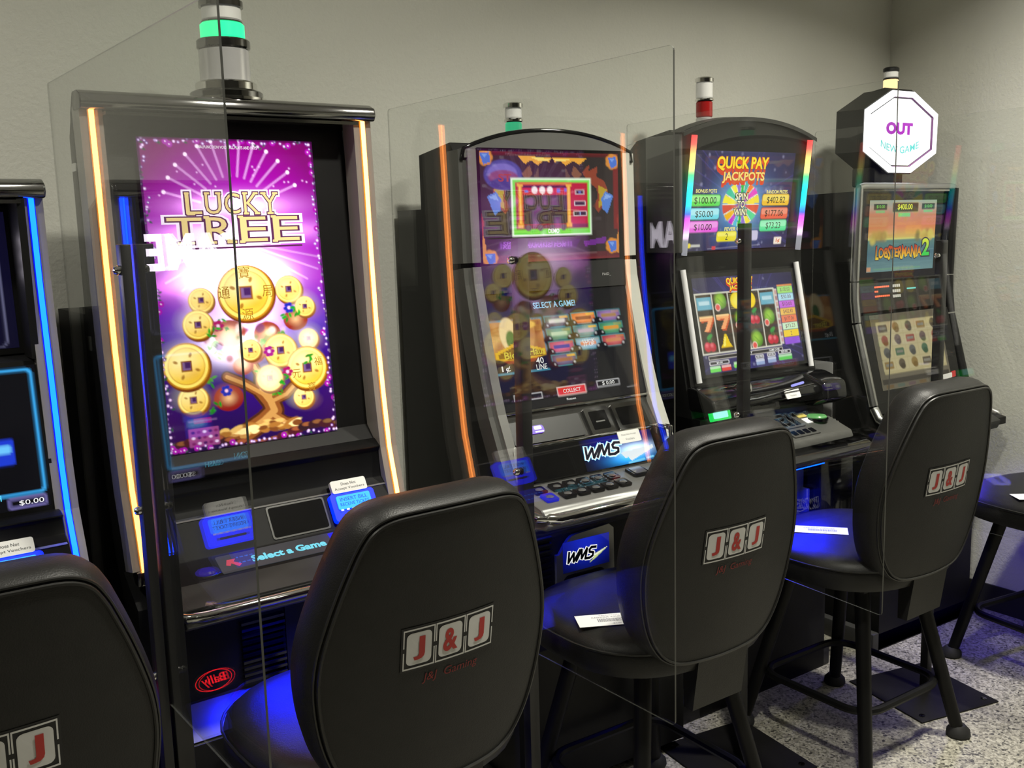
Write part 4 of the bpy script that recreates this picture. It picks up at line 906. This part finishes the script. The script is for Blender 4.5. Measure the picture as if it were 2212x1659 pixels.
for k, t_ in enumerate(('$100.00', '$50.00', '$10.00', '$402.82', '$177.06', '$73.23', '2')):
    x, b = uvr(.905, .193 + k * .081); put_text(mb, FL, t_, x, b, .046 if len(t_) > 2 else .006, .0135, .0026, off=.0)
mb.build('prize_amounts', glow('prize_ink2', (120, 84, 90), 1.0), r3)
mb = MB()
for t_, u, v, w, h in (('GAME OVER', .70, .836, .05, .006), ('MONEY', .43, .838, .04, .009), ('$0.00', .145, .893, .026, .006), ('$0.00', .543, .888, .024, .007), ('$0.00', .66, .882, .024, .007), ('$0.00', .80, .872, .03, .007)):
    x, b = uvr(u, v); put_text(mb, FL, t_, x, b, w, h, .0026, off=.01)
mb.build('lettering', WHITEE, r3)
# printer console, entries and button deck of this machine
MB().prism([(-.045, 1.012), (-.085, 1.008), (-.15, .98), (-.163, .955), (-.13, .942), (-.05, .94)], -.30, .262, r=.008, seg=3).build('printer_console', BLACKG, m3)
MB().prism([(-.04, 1.012), (-.10, 1.01), (-.175, .985), (-.185, .93), (-.13, .905), (-.04, .91)], .165, .275, r=.012, seg=3).build('console_end', BLACKG, m3)
rb = MB().lathe([(.021, 0), (.022, .006), (.014, .012), (.001, .014)], (0, 0, 0), 24).build('round_lock', CHROME, m3); rb.location = (-.128, -.118, 1.0); rb.rotation_euler = (math.radians(62), 0, 0)
MB().tube([(-.215, -.10, 1.003), (-.165, -.105, 1.004), (-.145, -.11, 1.016), (-.125, -.108, 1.022)], .0025, 6).build('console_swoosh', CHROME, m3)
MB().tube([(-.19, -.162, .972), (-.12, -.165, .972), (-.02, -.168, .98), (.12, -.17, .988)], .002, 6).build('console_swoosh', DCHROME, m3)
Fc = face((-.15, .98), (-.163, .955)); st = plate('sticker', Fc, -.005, .060, -.004, .026, .006, .009, STICK, m3, .004); st['label'] = 'white sticker with printed notice'
mb = MB(); put_text(mb, Fc, 'Does Not Accept', .027, .016, .045, .0055, .0092); put_text(mb, Fc, 'Vouchers', .027, .005, .028, .0055, .0092); mb.build('notice_text', GINK, st)
MB().tube([(.035, -.156, .990), (.085, -.158, .995)], .004, 8).build('blue_light_streak', glow('blue_white_streak', (160, 160, 255), 1.2), m3)  # blue-white light streak on the console, put in as a glowing bar
MB().box(-.30, .26, -.10, .0, .84, .92).build('entry_bay', BLACK, m3)
Fe = face((-.102, .953), (-.115, .913))
g = plate('green_bill_entry', Fe, -.275, -.198, .0, .034, 0, .014, glow('green_entry', (20, 225, 90), 1.0, True), m3, .004); plate('entry_light', Fe, -.27, -.21, .006, .026, .014, .0146, glow('green_white', (150, 255, 225), 1.3), g, .004)
MB().box(-.175, -.16, -.13, -.10, .885, .925, r=.002).build('entry_bracket', GREYP, m3)
fr = plate('ticket_slot', Fe, -.115, .02, .002, .042, 0, .012, GREYP, m3, .003); plate('slot_mouth', Fe, -.105, .005, .012, .032, .012, .0124, BLACKG, fr, .002)
MB().prism([(-.075, .895), (-.10, .893), (-.235, .842), (-.245, .82), (-.12, .80), (-.075, .80)], -.29, .225, r=.006, seg=2).build('button_deck', GREYP, m3)
Fd = face((-.10, .893), (-.235, .842)); Ld = math.hypot(.135, .051)
for x0, x1, b0, b1 in ((-.06, .075, .06, .125), (-.03, .09, .012, .05)):
    p = plate('button_bank', Fd, x0, x1, b0, b1, 0, .004, GREYP, m3, .004)
    for k in range(4): plate('button', Fd, x0 + .008 + k * (x1 - x0 - .012) / 4, x0 + (k + 1) * (x1 - x0 - .012) / 4, b0 + .008, b1 - .008, .004, .006, BLACKG, p, .003)
b = MB().lathe([(.03, 0), (.031, .007), (.027, .011), (.001, .013)], tuple(Fd.at(.155, .085, .002)), 28).build('round_button', mat('green_button', (.10, .30, .10), .25, var=.1, emit=(.2, .6, .2), estr=.12, sample=False), m3)
MB().lathe([(.035, -.006), (.036, .002), (.031, .004)], tuple(Fd.at(.155, .085, .002)), 28, caps=False).build('button_ring', BLACKG, b)
plate('yellow_label', Fd, .095, .135, .105, .128, 0, .002, mat('yellow_label', (.62, .5, .1), .5, var=.05), m3, .002); plate('white_label', Fd, .095, .128, .07, .098, 0, .002, STICK, m3, .002)
for k in range(3): MB().lathe([(.004, 0), (.003, .003), (.001, .004)], (.222, -.16 - .012 * k, .868 - k * .005), 10).build('deck_stud', CHROME, m3)
MB().prism([(-.10, .80), (-.25, .805), (-.28, .79), (-.26, .765), (-.1, .75)], -.30, .29, r=.008, seg=2).build('deck_bumper', BLACKG, m3)
MB().prism([(-.10, .75), (-.145, .74), (-.145, .40), (-.10, .36)], -.25, .115, r=.004, seg=1).build('belly_door', mat('belly_grey_door', (.16, .16, .16), .3, .2, var=.08), m3)
MB().box(.095, .112, -.17, -.14, .52, .66, r=.003).build('door_bracket', SILVER, m3)
MB().prism([(-.10, .765), (-.20, .77), (-.205, .46), (-.17, .42), (-.10, .42)], .122, .285, r=.006, seg=2).build('side_box', BLACKG, m3)
underlight(m3, -.18, .10, -.225, .752, 5.0)
candle(m3, -.035, .14, 1.757, [('base', .032, 0, .008, CHROME), ('clear_body', .026, .008, .05, CLEARC), ('red_lens', .0255, .05, .098, REDL), ('band', .029, .098, .107, CHROME), ('white_lens', .026, .107, .155, FROST)], (.029, .155, .17, CHROME))

# ------------------------------------------------------------------ silver framed machine with the octagon topper
m4 = thing('slot_machine', 'slot machine in a silver tube frame under a white octagon topper', 'slot machine', (1.95, .9, 0), 0, 'slot machines in the row')
P4 = [(.0, 1.585), (.004, 1.45), (.008, 1.27), (.006, 1.21), (-.005, 1.13), (-.03, 1.04), (-.085, .845), (-.105, .815), (-.15, .80), (-.26, .78)]
MB().prism([(.012, 1.575), (.335, 1.57), (.335, 0), (-.13, 0), (-.13, .72), (-.24, .75), (-.24, .775), (-.1, .80), (-.065, .86), (-.01, 1.04), (.016, 1.14), (.024, 1.27)], -.27, .27).build('cabinet', CABSIDE, m4)
MB().box(-.30, .30, -.13, .33, 0, .065, r=.004).build('plinth', mat('grey_plinth', (.05, .05, .05), .5, var=.15), m4)
for sx in (-1, 1):
    for k, seg in list(enumerate(([P4[0], P4[1], (.0078, 1.2755)], [(.008, 1.271), P4[3], (-.004, 1.135)], [(-.005, 1.129), P4[5], (-.0815, .857)], [(-.083, .850)] + P4[7:])))[:4 if sx < 0 else 3]:
        MB().tube([(sx * .272, y - .004, z) for y, z in seg], .0155, 12).build('frame_tube', STEEL if sx < 0 else mat('shaded_frame_tube', (.03, .03, .03), .35, .6, var=.1), m4)  # right tube darkened in colour for the dark surroundings it mirrors
MB().tube([(-.272, -.004, 1.587), (-.25, -.004, 1.592), (.25, -.004, 1.592), (.272, -.004, 1.587)], .0115, 12).build('frame_top', STEEL, m4)
Fa = face((.012, 1.575), (.022, 1.275)); plate('upper_bezel', Fa, -.255, .255, .0, .30, -.01, .004, BLACKG, m4)
def sunset_art():
    a = Art(.382, .245, 140); rng = random.Random(21)
    a.grad([(0, (150, 166, 150)), (.10, (176, 160, 140)), (.2, (196, 130, 96)), (.38, (214, 130, 80)), (.52, (206, 176, 90)), (.545, (206, 206, 110)), (.56, (90, 130, 120)), (.75, (74, 110, 124)), (1, (104, 140, 140))])
    for k in range(26): a.ell(rng.choice([rng.uniform(.05, .3), rng.uniform(.7, .95)]), rng.uniform(.47, .56), rng.uniform(.015, .045), rng.choice([(150, 120, 60), (186, 156, 70), (120, 110, 60), (206, 190, 90)]), soft=5, a=.7)
    for k in range(14): a.line([(rng.uniform(0, .9), v := rng.uniform(.6, .95)), (rng.uniform(.1, 1), v)], .006, (120, 160, 160), .35)
    a.rect(.33, .03, .72, .175, (170, 160, 110), .01); a.rect(.335, .04, .715, .165, (52, 52, 36), .01)
    for u0, u1 in ((.06, .25), (.77, .97)): a.rect(u0, .05, u1, .135, (46, 60, 44), .006); a.rect(u0 + .03, .145, u1 - .03, .175, (96, 200, 120), .004, .8)
    a.rect(.42, .18, .6, .235, (90, 206, 130), .006, .8)
    a.rect(.1, .955, .8, .975, (110, 166, 120), .002, .6); a.rect(0, .93, .06, .99, (206, 150, 110), .002)
    return a
s4 = sunset_art().build('upper_screen', Fa, -.194, .188, Fa.z(1.545), Fa.z(1.300), .0045, m4)
def uv4(u, v): return (-.194 + .382 * u, Fa.z(1.545) + (Fa.z(1.300) - Fa.z(1.545)) * v)
mb = MB(); x, b = uv4(.515, .10); put_text(mb, Fa, '$400.00', x, b, .085, .022, .005, off=.02); mb.build('jackpot_amount', glow('jackpot_yellow', (220, 226, 60), 1.0), s4)
for t_, u, v, w, h in (('$10.00', .155, .092, .045, .012), ('$10.00', .87, .092, .045, .012), ('JACKPOT', .51, .207, .055, .009)):
    x, b = uv4(u, v); put_text(MB(), Fa, t_, x, b, w, h, .005).build('lettering', glow('jackpot_green', (120, 220, 90), 1.0), s4)
mb = MB(); x, b = uv4(.46, .735); jag = lambda p, q: (p, q * (1 + .25 * math.sin(p * 90)) + .25 * p * 0)
put_text(mb, Fa, 'LOBSTERMANIA', x, b, .262, .040, .005, 0, off=.085, base=.03, warp=jag, spacing=.95); put_text(mb, Fa, 'LOBSTERMANIA', x, b, .262, .040, .0055, 1, off=.03, base=.03, warp=jag, spacing=.95)
x, b = uv4(.865, .68); put_text(mb, Fa, '2', x, b, .045, .062, .005, 0, off=.085, base=.03); put_text(mb, Fa, '2', x, b, .045, .062, .0055, 2, off=.03, base=.03)
def two_tone(name, top, bottom, z0, z1):
    m = glow(name, top, 1.0); nt = m.node_tree; b_ = nt.nodes['Principled BSDF']; tc = nt.nodes.new('ShaderNodeTexCoord'); sx = nt.nodes.new('ShaderNodeSeparateXYZ'); mr = nt.nodes.new('ShaderNodeMapRange'); rp = nt.nodes.new('ShaderNodeValToRGB')
    mr.inputs['From Min'].default_value = z0; mr.inputs['From Max'].default_value = z1
    rp.color_ramp.elements[0].color = (*lin(bottom), 1); rp.color_ramp.elements[1].color = (*lin(top), 1)
    nt.links.new(tc.outputs['Object'], sx.inputs[0]); nt.links.new(sx.outputs['Z'], mr.inputs['Value']); nt.links.new(mr.outputs[0], rp.inputs['Fac']); nt.links.new(rp.outputs['Color'], b_.inputs['Emission Color']); return m
mb.build('title_lettering', [glow('title_navy', (50, 44, 60), 1.0), two_tone('title_red_yellow', (200, 70, 30), (240, 206, 60), 1.345, 1.38), two_tone('title_lime', (210, 226, 60), (60, 206, 80), 1.36, 1.40)], s4)
Fb4 = face((.022, 1.262), (.010, 1.165)); plate('middle_panel', Fb4, -.25, .25, 0, .098, -.01, .004, mat('warm_dark_panel', (.03, .027, .025), .2, var=.15), m4)
mb = MB()
for j, z in enumerate((1.247, 1.232, 1.215)):
    for i in range(8 if j != 1 else 2): slab(mb, Fb4, rrect(-.148 + i * .0105, -.1405 + i * .0105, Fb4.z(z) - .003, Fb4.z(z) + .003, .001), .004, .0055)
q = mb.build('red_led_rows', glow('red_leds', (255, 110, 70), 1.6), m4); q['kind'] = 'stuff'
mb = MB()
for j in range(3):
    for i in range(4): slab(mb, Fb4, rrect(-.048 + i * .0115, -.040 + i * .0115, Fb4.z(1.247 - j * .018) - .005, Fb4.z(1.247 - j * .018) + .005, .001), .004, .006)
q = mb.build('keypad', mat('keypad_white', (.5, .5, .47), .4, var=.05, emit=(1, 1, .95), estr=.12, sample=False), m4); q['kind'] = 'stuff'
plate('card_slot', Fb4, .035, .085, Fb4.z(1.231), Fb4.z(1.236), .004, .006, glow('cyan_slot', (110, 220, 210), 1.0), m4, .001)
Fc4 = face((-.004, 1.155), (-.072, .89)); Lc4 = math.hypot(.068, .265); plate('lower_bezel', Fc4, -.25, .25, -.03, Lc4, -.02, .004, BLACKG, m4)
def tiles_art():
    a = Art(.40, .255, 120).fill((120, 112, 92)); rng = random.Random(17); a.rect(.07, .10, .97, .80, (206, 192, 140), .004)
    a.rect(.0, .0, .99, .09, (110, 100, 80)); a.rect(.02, .86, .98, .93, (70, 64, 54))
    for i in range(5):
        for j in range(4):
            u, v = .15 + .18 * i, .19 + .165 * j; c = [(104, 92, 70), (84, 120, 88), (120, 100, 88), (160, 130, 70), (110, 110, 104), (170, 84, 60)][(i * 3 + j * 5) % 6]
            a.rect(u - .085, v - .075, u + .085, v + .075, (216, 202, 152), .004)
            if (i + j) % 3: a.ell(u, v - .01, .045, c, .04); a.ell(u + .01, v + .03, .035, tuple(max(0, x - 25) for x in c), .026)
            else: a.rect(u - .06, v - .05, u + .06, v + .05, c, .01); a.rect(u - .045, v - .02, u + .045, v + .015, (150, 146, 130), .005)
    for k in range(6): a.rect(.06 + k * .155, .94, .16 + k * .155, .985, [(120, 96, 60), (96, 110, 96), (110, 90, 90)][k % 3], .004)
    return a
t4 = tiles_art().build('lower_screen', Fc4, -.207, .193, Lc4 - .002, .010, .0045, m4, vcol('dim_screen', .62))
Fg = face((-.072, .89), (-.085, .845)); plate('lower_panel', Fg, -.25, .25, -.02, .05, -.02, .003, BLACK, m4)
st = plate('sticker', Frame((0, -.10, .9), (1, 0, .06), (0, .1, 1)), .098, .150, .005, .022, 0, .003, STICK, m4, .002); st['label'] = 'white sticker'
st = plate('red_tag', Frame((0, -.10, .9), (1, 0, .06), (0, .1, 1)), .150, .172, .005, .026, 0, .003, mat('red_tag', (.6, .05, .05), .4, var=.05), m4, .002)
MB().prism([(-.08, .80), (-.22, .785), (-.25, .77), (-.24, .74), (-.08, .70)], -.265, .225, r=.006, seg=2).build('button_deck', PAD, m4)
MB().tube([(.272, -.083, .85), (.272, -.105, .811), (.272, -.15, .793), (.272, -.208, .778), (.272, -.218, .776)], [.0165, .0165, .0165, .0165, .008], 12).build('frame_foot', STEEL, m4)
underlight(m4, -.2, .2, -.19, .72, 1.2, (.10, .05, 1.0))
# topper
def octagon(hw, hh, top, side): return [(-top, hh), (top, hh), (hw, side), (hw, -side), (top, -hh), (-top, -hh), (-hw, -side), (-hw, side)]
Fo = Frame((0, .03, 1.778), (1, 0, 0), (0, -.02, 1))
mb = MB(); slab(mb, Fo, octagon(.207, .142, .062, .070)[::-1], -.115, -.004); tp = mb.build('topper', BLACK, m4)
TOPL = glow('topper_white', (255, 255, 255), 2.4, True)
mb = MB(); o8 = octagon(.203, .138, .060, .068); i8 = octagon(.178, .118, .050, .056)
v = [Fo.at(p, q_, .002) for p, q_ in o8 + i8]; mb.add(v, [(i, (i + 1) % 8, 8 + (i + 1) % 8, 8 + i) for i in range(8)]); v2 = [Fo.at(p, q_, -.004) for p, q_ in o8]; mb.add(v[:8] + v2, [(i, 8 + i, 8 + (i + 1) % 8, (i + 1) % 8) for i in range(8)]); mb.build('glowing_rim', TOPL, tp)
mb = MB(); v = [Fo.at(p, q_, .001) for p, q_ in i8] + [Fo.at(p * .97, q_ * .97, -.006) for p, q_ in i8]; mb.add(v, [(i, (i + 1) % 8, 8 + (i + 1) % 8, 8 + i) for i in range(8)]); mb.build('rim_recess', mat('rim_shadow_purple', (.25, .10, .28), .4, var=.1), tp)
mb = MB(); slab(mb, Fo, [(p * .955, q_ * .955) for p, q_ in i8][::-1], -.01, -.002); fc = mb.build('topper_face', glow('topper_face_white', (255, 255, 255), 1.6, True), tp)
mb = MB(); put_text(mb, Fo, 'OUT', -.012, .012, .15, .042, -.0012, off=.06); mb.build('lettering', glow('topper_purple', (190, 30, 206), 1.0), tp)
def smile(p, q_): return p, q_ - .018 * (1 - (p / .1) ** 2)
mb = MB(); put_text(mb, Fo, 'NEW GAME', -.005, -.042, .215, .024, -.0012, off=.01, warp=smile); mb.build('lettering', glow('topper_teal', (110, 226, 220), 1.1), tp)
MB().box(-.11, .05, .055, .15, 1.595, 1.66, r=.006).build('topper_stem', BLACK, tp)
MB().prism([(.055, 1.90), (.06, 1.93), (.14, 1.92), (.15, 1.88), (.055, 1.885)], -.06, .10, r=.004).build('topper_cap', BLACK, tp)
candle(m4, .028, .10, 1.925, [('base', .03, 0, .006, BLACK), ('amber_lens', .0255, .008, .04, glow('amber_lamp', (255, 214, 150), 1.7)), ('band', .0265, .04, .045, BLACK), ('white_lens', .024, .045, .068, FROST)], (.027, .068, .082, BLACK))

# ------------------------------------------------------------------ clear dividers between the machines
def divider(label, x, y0, th, dz, bars, pd, ptop, plate_rot, u=.4775, hp=.155):
    dx, dy = math.sin(th), math.cos(th)
    root = thing('acrylic_divider', label, 'divider', (x + dx * u, y0 + dy * u, 0), -th, 'clear acrylic dividers')
    T = .0018; zb, zt = .575 + dz, 1.775 + dz; y_f, y_b = -u, .9548 - u
    out = rrect(y_f, y_b, zb, zt, .009, 4); n = len(out); fe = [1 if (a < y_f + .002 and out[(i + 1) % n][0] < y_f + .002) else 2 for i, (a, b) in enumerate(out)]
    mb = MB(); v = [(-T, a, b) for a, b in out] + [(T, a, b) for a, b in out]
    mb.add(v, [tuple(range(n)), tuple(range(n, 2 * n))[::-1]], 0); [mb.add(v, [], 0)]
    for i in range(n): mb.f.append(tuple(k + 2 * n for k in (i, (i + 1) % n, n + (i + 1) % n, n + i))); mb.m.append(fe[i]); mb.sm.append(False)
    mb.build('pane', [ACRYLIC, ACRYEDGE, ACRYFAINT], root)
    for x0, x1 in bars: MB().box(x0, x1, -pd / 2, pd / 2, .004, ptop, r=.002).build('post', POSTM, root)
    xb = min(-T - .0005, bars[0][0])
    bp = MB().box(-hp, hp, -hp, hp, 0, .005, r=.002).build('base_plate', PLATEM, root); bp.rotation_euler = (0, 0, plate_rot)
    for z in (ptop - .045, (zb + ptop) / 2 - .05, zb + .06):
        b = MB().lathe([(.0085, 0), (.0085, .005), (.006, .010), (.001, .012)], (0, 0, 0), 10).build('bolt', CHROME, root)
        b.rotation_euler = (0, -math.pi / 2, 0); b.location = (xb, 0, z)
    for sx in (-1, 1):
        for sy in (-1, 1):
            c = Vector((sx * (hp - .03), sy * (hp - .03), .005)); c.rotate(Matrix.Rotation(plate_rot, 3, 'Z'))
            MB().lathe([(.009, 0), (.009, .003), (.001, .004)], tuple(c), 8).build('plate_screw', DCHROME, root)
    return root
d1 = divider('clear divider with black post nearest the camera, before the purple screen', -.7141, .1154, -.0555, .035, [(-.022, -.0035), (.0035, .036)], .028, 1.474, .1, .4775, .085)
d2 = divider('clear divider standing left of the grey arched machine', .006, 0.0, -.0405, 0, [(.0035, .030)], .026, 1.463, .05, .462, .11)
d3 = divider('clear divider with post before the rainbow tube machine', .738, .0924, .063, .001, [(.0035, .030)], .026, 1.48, -.05)
d4 = divider('clear divider at the right, before the silver framed machine', 1.5247, .0018, .0029, -.006, [(.0035, .028)], .026, 1.415, -.19, .495)
# notice taped to the last divider
Fn = Frame((1.5247 - .0045, .86, .769), (0, -1, 0), (0, 0, 1))
mb = MB(); slab(mb, Fn, rrect(-.21, 0, 0, .249, .006), 0, .001); nt_ = tag(mb.build('paper_notice', mat('grey_white_notice', (.50, .50, .49), .6, var=.03)), 'white paper notice taped to the right divider, black capitals', 'notice')
mb = MB()
for t_, x, b, w, h in (('UR', -.055, .170, .035, .020), ('IN', -.055, .135, .030, .020)): put_text(mb, Fn, t_, x, b, w, h, .0014, off=.02)
put_text(mb, Fn, 'T', -.045, .098, .02, .018, .0014, off=.02); put_text(mb, Fn, 'L', -.045, .06, .018, .02, .0014, off=.02)
mb.build('notice_lettering', INK, nt_)

# ------------------------------------------------------------------ stools
RIGHT = [(0, .232), (.06, .231), (.11, .227), (.140, .213), (.158, .187), (.172, .155), (.189, .11), (.205, .06), (.217, .012), (.222, -.035), (.220, -.08), (.212, -.13), (.198, -.178), (.178, -.218), (.148, -.251), (.10, -.268), (0, -.272)]
def catmull(p, n=4):
    out = []
    for i in range(len(p) - 1):
        a = p[max(i - 1, 0)]; b = p[i]; c = p[i + 1]; d = p[min(i + 2, len(p) - 1)]
        for k in range(n):
            t = k / n; out.append(tuple(.5 * ((2 * b[j]) + (-a[j] + c[j]) * t + (2 * a[j] - 5 * b[j] + 4 * c[j] - d[j]) * t * t + (-a[j] + 3 * b[j] - 3 * c[j] + d[j]) * t ** 3) for j in range(2)))
    return out + [p[-1]]
half = catmull(RIGHT)
OUTL = half[:-1] + [(-x, v) for x, v in half[::-1]][:-1]
TILT, LOGOZ, BY = .152, .814, -.285
def back_pt(x, v, d):
    """point of the stool back: x across, v up the back from the emblem centre, d forward of the rear face; the back wraps round the sitter"""
    d2 = d + .031 * (x / .225) ** 2
    return (x, BY + d2 * math.cos(TILT) - v * math.sin(TILT), LOGOZ + v * math.cos(TILT) + d2 * math.sin(TILT))
def offset_out(k):
    n = len(OUTL); r = []
    for i in range(n):
        a, b = OUTL[i - 1], OUTL[(i + 1) % n]; t = Vector((b[0] - a[0], b[1] - a[1])).normalized(); nx, ny = t.y * -1, t.x
        if nx * OUTL[i][0] + ny * (OUTL[i][1] + .03) < 0: nx, ny = -nx, -ny
        r.append((OUTL[i][0] + nx * k, OUTL[i][1] + ny * k))
    return r
def make_stool():
    root = thing('gaming_stool', 'x', 'stool', (0, 0, 0), 0, 'black gaming stools')
    n = len(OUTL); V = []; Fc = []
    rings = [([(x * s, -.01 + (v + .01) * s) for x, v in OUTL], 0.0) for s in (.02, .25, .5, .75, .92)] + [(OUTL, .001), (offset_out(.003), .006), (offset_out(.010), .014), (offset_out(.016), .032), (offset_out(.017), .054), (offset_out(.012), .076), (offset_out(-.004), .092)]
    rings += [([(x * s, -.01 + (v + .01) * s) for x, v in OUTL], .092 + .008 * (1 - s)) for s in (.85, .5, .2, .02)]
    for ring, d in rings: V += [back_pt(x, v, d) for x, v in ring]
    for j in range(len(rings) - 1):
        for i in range(n): Fc.append((j * n + i, j * n + (i + 1) % n, (j + 1) * n + (i + 1) % n, (j + 1) * n + i))
    Fc += [tuple(range(n)), tuple((len(rings) - 1) * n + i for i in range(n))]
    mb = MB(); mb.add(V, Fc, 0, True); back = mb.build('backrest', VINYL, root)
    MB().tube([back_pt(x, v, .000) for x, v in offset_out(.001)], .0032, 6, closed=True).build('piping', PIPING, back)
    MB().tube([back_pt(x, v, .006) for x, v in offset_out(.007)], .0026, 6, closed=True).build('piping', PIPING, back)
    # emblem: three framed tiles with letters
    class BF:
        @staticmethod
        def at(a, b, e=0.0): return Vector(back_pt(a, b, -e))
    def patch(mb, x0, x1, v0, v1, e, mi, r=0.0):
        if r: 
            pts = rrect(x0, x1, v0, v1, r, 4); mb.add([BF.at(a, b, e) for a, b in pts], [tuple(range(len(pts)))], mi)
        else:
            k = 6; vs = []; 
            for i in range(k + 1): vs += [BF.at(x0 + (x1 - x0) * i / k, v0, e), BF.at(x0 + (x1 - x0) * i / k, v1, e)]
            mb.add(vs, [(2 * i, 2 * i + 2, 2 * i + 3, 2 * i + 1) for i in range(k)], mi)
    em = MB(); patch(em, -.092, .092, -.040, .040, .0012, 0); emb = em.build('emblem', EMBK, back); emb['label'] = 'black and white emblem with red letters'
    for k in range(3):
        tl = MB()
        x0 = -.0885 + k * .0595; x1 = x0 + .058
        for a, b, c, d in ((x0, x1, .0335, .0363), (x0, x1, -.0363, -.0335), (x0, x0 + .0022, -.0363, -.004), (x0, x0 + .0022, .004, .0363), (x1 - .0022, x1, -.0363, -.004), (x1 - .0022, x1, .004, .0363)): patch(tl, a, b, c, d, .0018, 0)
        patch(tl, x0 + .006, x1 - .006, -.029, .029, .0018, 0, .009)
        tl.build('emblem_tile', EMBW, back)
    for k, c in enumerate('J&J'): put_text(MB_ := MB(), BF, c, -.0885 + k * .0595 + .029, 0, .021 if c == 'J' else .029, .042, .0024, 0, off=.03).build('emblem_letter', EMBR, back)
    tx = MB(); put_text(tx, BF, 'J&J  Gaming', .004, -.060, .110, .019, .0016, 0, off=-.004, shear=.15); tx.build('stitched_name', EMBT, back)
    # upholstered neck behind the seat, seat, plate, legs, ring
    nk = MB(); pts = [back_pt(.016 + s * .078, -.262 if k < 1 else -.40, .004) for k in (0, 1) for s in (-1, 1)]
    y1 = -.19; vv = [pts[0], pts[1], pts[3], pts[2]]; vv2 = [(p[0], y1, p[2]) for p in vv]
    nk.add(vv + vv2, [(0, 1, 2, 3), (7, 6, 5, 4), (0, 4, 5, 1), (1, 5, 6, 2), (2, 6, 7, 3), (3, 7, 4, 0)]); nk.build('back_bracket', VINYL, root)
    st = MB(); k = 40; R = [(.02, .606), (.5, .606), (.80, .603), (.92, .596), (.98, .582), (1.0, .562), (1.0, .535), (.97, .518), (.9, .512), (.5, .512), (.02, .512)]; vs = []
    for s, z in R:
        for i in range(k):
            a = 2 * math.pi * i / k; c_, s_ = math.cos(a), math.sin(a); p = 2 / 2.7
            vs.append((.264 * s * math.copysign(abs(c_) ** p, c_), .01 + .243 * s * math.copysign(abs(s_) ** p, s_), z))
    fs = [(j * k + i, j * k + (i + 1) % k, (j + 1) * k + (i + 1) % k, (j + 1) * k + i) for j in range(len(R) - 1) for i in range(k)] + [tuple(range(k)), tuple((len(R) - 1) * k + i for i in range(k))]
    st.add(vs, fs, 0, True); seat = st.build('seat', VINYL, root)
    MB().tube([(.2655 * math.copysign(abs(math.cos(a)) ** (2 / 2.7), math.cos(a)), .01 + .2445 * math.copysign(abs(math.sin(a)) ** (2 / 2.7), math.sin(a)), .575) for a in np.linspace(0, 2 * math.pi, 41)[:-1]], .003, 6, closed=True).build('piping', PIPING, seat)
    MB().box(-.14, .14, -.14, .14, .488, .513, r=.004).build('swivel_plate', LEGM, root)
    for sx in (-1, 1):
        for sy in (-1, 1):
            l = MB().tube([(sx * .118, sy * .118, .49), (sx * .212, sy * .212, .02)], [.021, .018], 14).build('leg', LEGM, root)
            MB().lathe([(.03, 0), (.034, .006), (.032, .02), (.019, .034)], (sx * .2145, sy * .2145, 0), 16).build('foot', RUBBER, l)
    ring = rrect(-.182, .182, -.182, .182, .07, 6); MB().tube([(a, b, .17) for a, b in ring], .0115, 8, closed=True).build('foot_ring', LEGM, root)
    return root
def dup(root, loc, rz, label):
    r = root.copy(); COL.objects.link(r); r.location = loc; r.rotation_euler = (0, 0, rz); r['label'] = label
    for ch in list(root.children):
        c = ch.copy(); COL.objects.link(c); c.parent = r
        for g in ch.children:
            d = g.copy(); COL.objects.link(d); d.parent = c
            for h in g.children:
                e = h.copy(); COL.objects.link(e); e.parent = d
    return r
s1 = make_stool(); s1['label'] = 'black vinyl stool in front of the tall purple screen machine'
s1.location = (-.414, .107 + .285, 0); s1.rotation_euler = (0, 0, .052)
CHAIRS = [(-1.085, .13 + .285, .0, 'black vinyl stool cut off at the left edge'), (.346, .176 + .285, .003, 'black vinyl stool at the grey arched machine, white ticket on its seat'),
          (1.150, .2 + .285, .014, 'black vinyl stool at the rainbow tube machine, blue lit seat'), (2.03, .36, -.12, 'black stool at the right edge beside the wall')]
for x, y, rz, lab in CHAIRS: dup(s1, (x, y, 0), rz, lab)

# ------------------------------------------------------------------ tickets lying on the seats
def ticket(label, x, y, z, rz, w=.156, h=.066, printed=True):
    o = MB().box(-w / 2, w / 2, -h / 2, h / 2, 0, .0006).build('cash_ticket', PAPER); o.location = (x, y, z); o.rotation_euler = (0, 0, rz); tag(o, label, 'ticket', 'paper tickets')
    if printed:
        F_ = Frame((0, 0, .0008), (1, 0, 0), (0, 1, 0)); mb = MB(); rng = random.Random(2)
        put_text(mb, F_, 'CASHOUT VOUCHER', .0, h * .22, w * .55, .0075, 0, off=.01); put_text(mb, F_, 'VALIDATION', .0, h * .38, w * .3, .004, 0)
        xx = -w * .2
        while xx < w * .3: b_ = rng.uniform(.0006, .002); slab(mb, F_, [(xx, -.012), (xx + b_, -.012), (xx + b_, .006), (xx, .006)], 0, .0001); xx += b_ + rng.uniform(.0006, .0016)
        put_text(mb, F_, '$1.00', .01, -h * .36, .02, .005, 0); mb.build('print', GINK, o)
    return o
ticket('white cashout ticket on the seat before the grey arched machine', .185, .40, .607, -.46)
ticket('white ticket on the blue lit stool seat', 1.075, .545, .607, -.86)
ticket('white paper on the right edge stool seat', 1.86, .36, .607, -.6, .11, .066, False)
